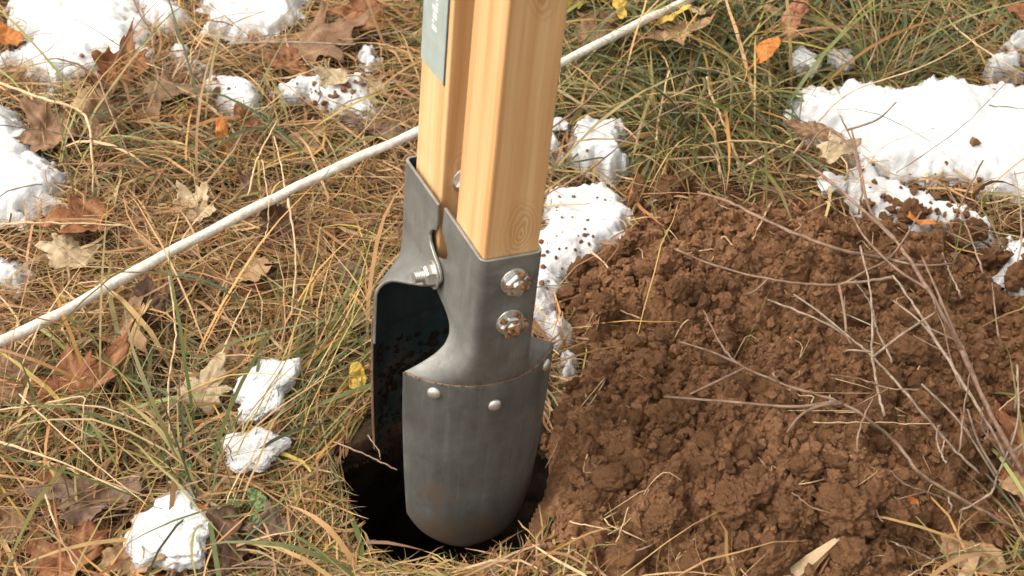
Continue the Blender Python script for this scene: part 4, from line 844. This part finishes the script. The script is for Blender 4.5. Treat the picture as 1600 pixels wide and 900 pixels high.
# white peeled rope, taut behind the handles
rp = np.array([at(px, py, z) for px, py, z in ((-160, 615, .046), (0, 534, .046), (100, 487, .047), (250, 402, .048), (400, 325, .050), (500, 274, .054), (650, 207, .060), (760, 153, .064), (875, 98, .068), (1000, 36, .066), (1090, -8, .06), (1200, -60, .05))])
P = catmull(rp, 260); P += np.stack([np.zeros(260), np.zeros(260), 0.0004 * np.sin(np.linspace(0, 40, 260)) + 0.0004 * np.sin(np.linspace(0, 93, 260))], -1)
sc = np.linalg.norm(P - CAM, axis=1) / FPX / 2
Vt, Ft = tube(P - P[0], np.linspace(17.5, 12, 260) * sc * (1 + 0.04 * np.sin(np.linspace(0, 57, 260))), 14, twist=lambda u, a: 1 + 0.035 * np.cos(3 * a - 150 * u))
tag(link('rope', np_mesh('rope', Vt, Ft, SM['rope']), loc=P[0]), 'taut white rope stretched over the straw and passing behind the handles', 'rope')
ST = [
 ([(1140, 272, .006), (1190, 246, .012), (1246, 215, .02)], 9, 7, 'straw', 'thick pale straw stick lying at the back corner of the heap'),
 ([(1156, 262, .01), (1140, 215, .02), (1112, 150, .04), (1104, 120, .05)], 9, 7, 'straw', 'bent brown-gold stalk leaning in the green grass'),
 ([(840, 312, .02), (925, 262, .03), (1030, 182, .05), (1146, 136, .06)], 5, 4, 'red', 'long reddish stalk crossing above the soil-speckled snow strip'),
 ([(862, 200, .02), (920, 156, .03), (1005, 82, .05)], 6, 4, 'red', 'short reddish stalk just behind the handle'),
 ([(866, 142, .02), (900, 110, .03), (968, 40, .04)], 4, 3, 'straw', 'thin straw parallel to the white rope end'),
 ([(1025, 230, .01), (1030, 180, .02), (1046, 110, .05)], 7, 5, 'straw', 'yellowish upright stalk below the slim yellow leaf'),
 ([(840, 322, .01), (920, 318, .012)], 5, 4, 'straw', 'flat straw resting across the head of the speckled snow strip'),
 ([(940, 478, .012), (970, 486, .012), (1002, 498, .012)], 6, 4, 'straw', 'curved straw on soil near the speckled snow strip'),
 ([(1205, 316, .012), (1190, 345, .02), (1176, 376, .012)], 5, 3.5, 'straw', 'short straw stuck upright in the back of the heap'),
 ([(1270, 660, .03), (1380, 661, .03), (1460, 662, .03)], 4, 3, 'straw', 'thin level straw laid across the forked branch'),
 ([(958, 860, .01), (970, 830, .02), (982, 792, .03)], 5, 3, 'straw', 'short upright straw at the near foot of the heap'),
 ([(890, 815, .01), (940, 825, .012), (962, 832, .012)], 4, 3, 'straw', 'thin pale root fibre lying on soil by the hole'),
 ([(1365, 790, .012), (1372, 806, .016), (1380, 816, .012)], 5, 3, 'pale', 'small white root fragment on the soil'),
 ([(1482, 778, .012), (1486, 795, .018), (1474, 810, .012)], 6, 4, 'pale', 'small hooked white root fragment on the soil'),
 ([(1400, 850, .01), (1440, 866, .016), (1500, 900, .01)], 6, 4, 'pale', 'pale split root lying at the foot of the heap'),
 ([(1420, 900, .01), (1470, 870, .014), (1530, 852, .012)], 5, 4, 'straw', 'straw lying crosswise over the pale split root'),
 ([(0, 350, .03), (60, 348, .03), (200, 352, .03)], 6, 4, 'straw', 'level pale stalk left of the rope over a rust leaf'),
 ([(264, 428, .01), (274, 520, .03), (264, 600, .03), (266, 705, .012)], 6, 5, 'tan' if 'tan' in SM else 'straw', 'long upright pale stalk standing below the rope'),
 ([(450, 310, .04), (462, 400, .03), (456, 492, .012)], 6, 4.5, 'straw', 'upright straw hanging under the rope near the steel blade'),
 ([(334, 590, .01), (352, 540, .03), (392, 452, .04)], 6, 4, 'straw', 'slanting straw leaning on the crumpled tan leaf'),
 ([(70, 630, .04), (128, 620, .05), (130, 640, .05), (128, 690, .03)], 4.5, 3.5, 'straw', 'sharply bent straw over the rust maple leaf'),
 ([(0, 640, .03), (90, 632, .04), (180, 642, .04), (280, 690, .02)], 5, 3.5, 'straw', 'long arched straw over the rust maple leaf'),
 ([(0, 690, .02), (90, 720, .03), (200, 770, .02)], 8, 4, 'straw', 'broad pale straw running down to the grey brown leaf'),
 ([(30, 615, .03), (120, 700, .04), (230, 790, .02)], 4.5, 3, 'straw', 'thin straw diagonal over the grey brown leaf'),
 ([(70, 770, .03), (90, 830, .03), (120, 890, .02)], 6, 4, 'straw', 'stout straw in front of the grey brown leaf'),
 ([(0, 130, .02), (60, 152, .03), (130, 178, .03), (144, 240, .02), (146, 305, .01)], 8, 6, 'straw', 'folded yellow grass stem bending beside the snow slab'),
 ([(0, 195, .04), (80, 206, .04), (150, 218, .03)], 3.5, 3, 'dark', 'thin dark stalk laid over the snow slab'),
 ([(150, 110, .05), (175, 180, .05), (205, 250, .03)], 5, 3.5, 'brown', 'brown stalk leaning beside the tan folded leaf'),
 ([(355, 68, .03), (450, 66, .03), (556, 70, .03)], 6, 5, 'pale', 'level grey stalk under the large brown leaf'),
 ([(388, 306, .02), (402, 250, .04), (432, 190, .05)], 6, 4, 'straw', 'curved straw standing above the rope'),
 ([(452, 330, .03), (440, 262, .045), (428, 212, .05)], 5, 4, 'straw', 'upright straw crossing behind the rope'),
 ([(410, 250, .03), (420, 330, .03), (412, 380, .02)], 4, 3, 'straw', 'thin straw dangling behind the middle of the rope'),
 ([(1330, 300, .05), (1380, 230, .05), (1460, 200, .05)], 2.5, 2, 'straw', 'fine seed stalk arching over the largest snow patch'),
 ([(1400, 270, .04), (1500, 200, .04), (1590, 110, .04)], 2.5, 2, 'brown', 'hair-thin stalk shadowing the largest snow patch'),
 ([(1545, 165, .034), (1580, 168, .036), (1610, 172, .036)], 3, 2, 'dark', 'short dark stalk end on the largest snow patch'),
 ([(1470, 0, .03), (1490, 40, .04), (1560, 92, .04), (1610, 120, .03)], 4.5, 3, 'straw', 'long straw arching over the tall green grass'),
 ([(1340, 0, .05), (1370, 60, .05), (1352, 110, .04)], 6, 4, 'red', 'reddish upright stalk in the tall green grass'),
 ([(1240, 240, .03), (1320, 150, .04), (1450, 100, .05), (1560, 40, .05)], 5, 3, 'straw', 'long tan stalk curving behind the largest snow patch'),
 ([(1560, 640, .02), (1600, 610, .03)], 4, 3, 'straw', 'short straw at the rim of the heap by the pale branch'),
 ([(520, 690, .01), (575, 712, .02), (622, 735, .02)], 5, 4, 'brown', 'brown root fibre reaching over the mouth of the hole'),
 ([(575, 680, .02), (592, 705, .02), (594, 720, .015)], 4, 3, 'brown', 'thin root hair at the mouth of the hole under the far blade'),
]
for pts, a, b_, c_, lb in ST: twig(pts, a * 0.78, b_ * 0.78, c_, lb, name='dry_stalk', cat='stalk', wob=0.0003)
# seed husks on the largest snow patch
for k, (a, b_, yw) in enumerate(((1470, 158, 60), (1500, 165, 110), (1462, 184, 90), (1450, 198, 70), (1455, 205, 130), (1525, 150, 100), (1490, 172, 70))):
    leaf(a, b_, 28, 'pale', 'slender pale seed husk on the largest snow patch', 'narrow', yaw=yw, tilt=(4, 0), lift=-0.009, name='seed_husk', cat='seed husk', group='seed husks on the snow', stem=False)
# pale split wood slivers at the foot of the heap
def sliver(pts, w, label):
    P = smooth_path(pts, 10); sc = np.linalg.norm(P.mean(0) - CAM) / FPX; t_ = np.gradient(P, axis=0); sd_ = np.cross(t_, [0, 0, 1]); sd_ /= np.linalg.norm(sd_, axis=1)[:, None]
    hw = w * sc * 0.5 * np.array([1, 1, .95, .92, .85, .8, .66, .5, .32, .08])[:, None]; th_ = np.array([0, 0, 0.005])
    ring = [P - sd_ * hw, P + sd_ * hw, P + sd_ * hw * 0.8 + th_, P - sd_ * hw * 0.7 + th_]; V = np.stack(ring, 1).reshape(-1, 3); i = np.arange(9)[:, None] * 4; j = np.arange(4)[None]; k = (j + 1) % 4
    F = np.stack([i + j, i + k, i + 4 + k, i + 4 + j], -1).reshape(-1, 4); F = np.vstack([F, [[3, 2, 1, 0]], [[36, 37, 38, 39]]]); c = P[0].copy()
    o = link('wood_sliver', np_mesh('wood_sliver', V - c, F, SM['chip'], smooth=False), loc=c); return tag(o, label, 'wood sliver')
sliver([(1205, 930, .008), (1260, 884, .009), (1322, 838, .009)], 30, 'long pale wood sliver lying on soil at the foot of the heap')
sliver([(1490, 930, .004), (1512, 895, .008), (1530, 866, .01)], 26, 'short pale wood sliver beside the split root')
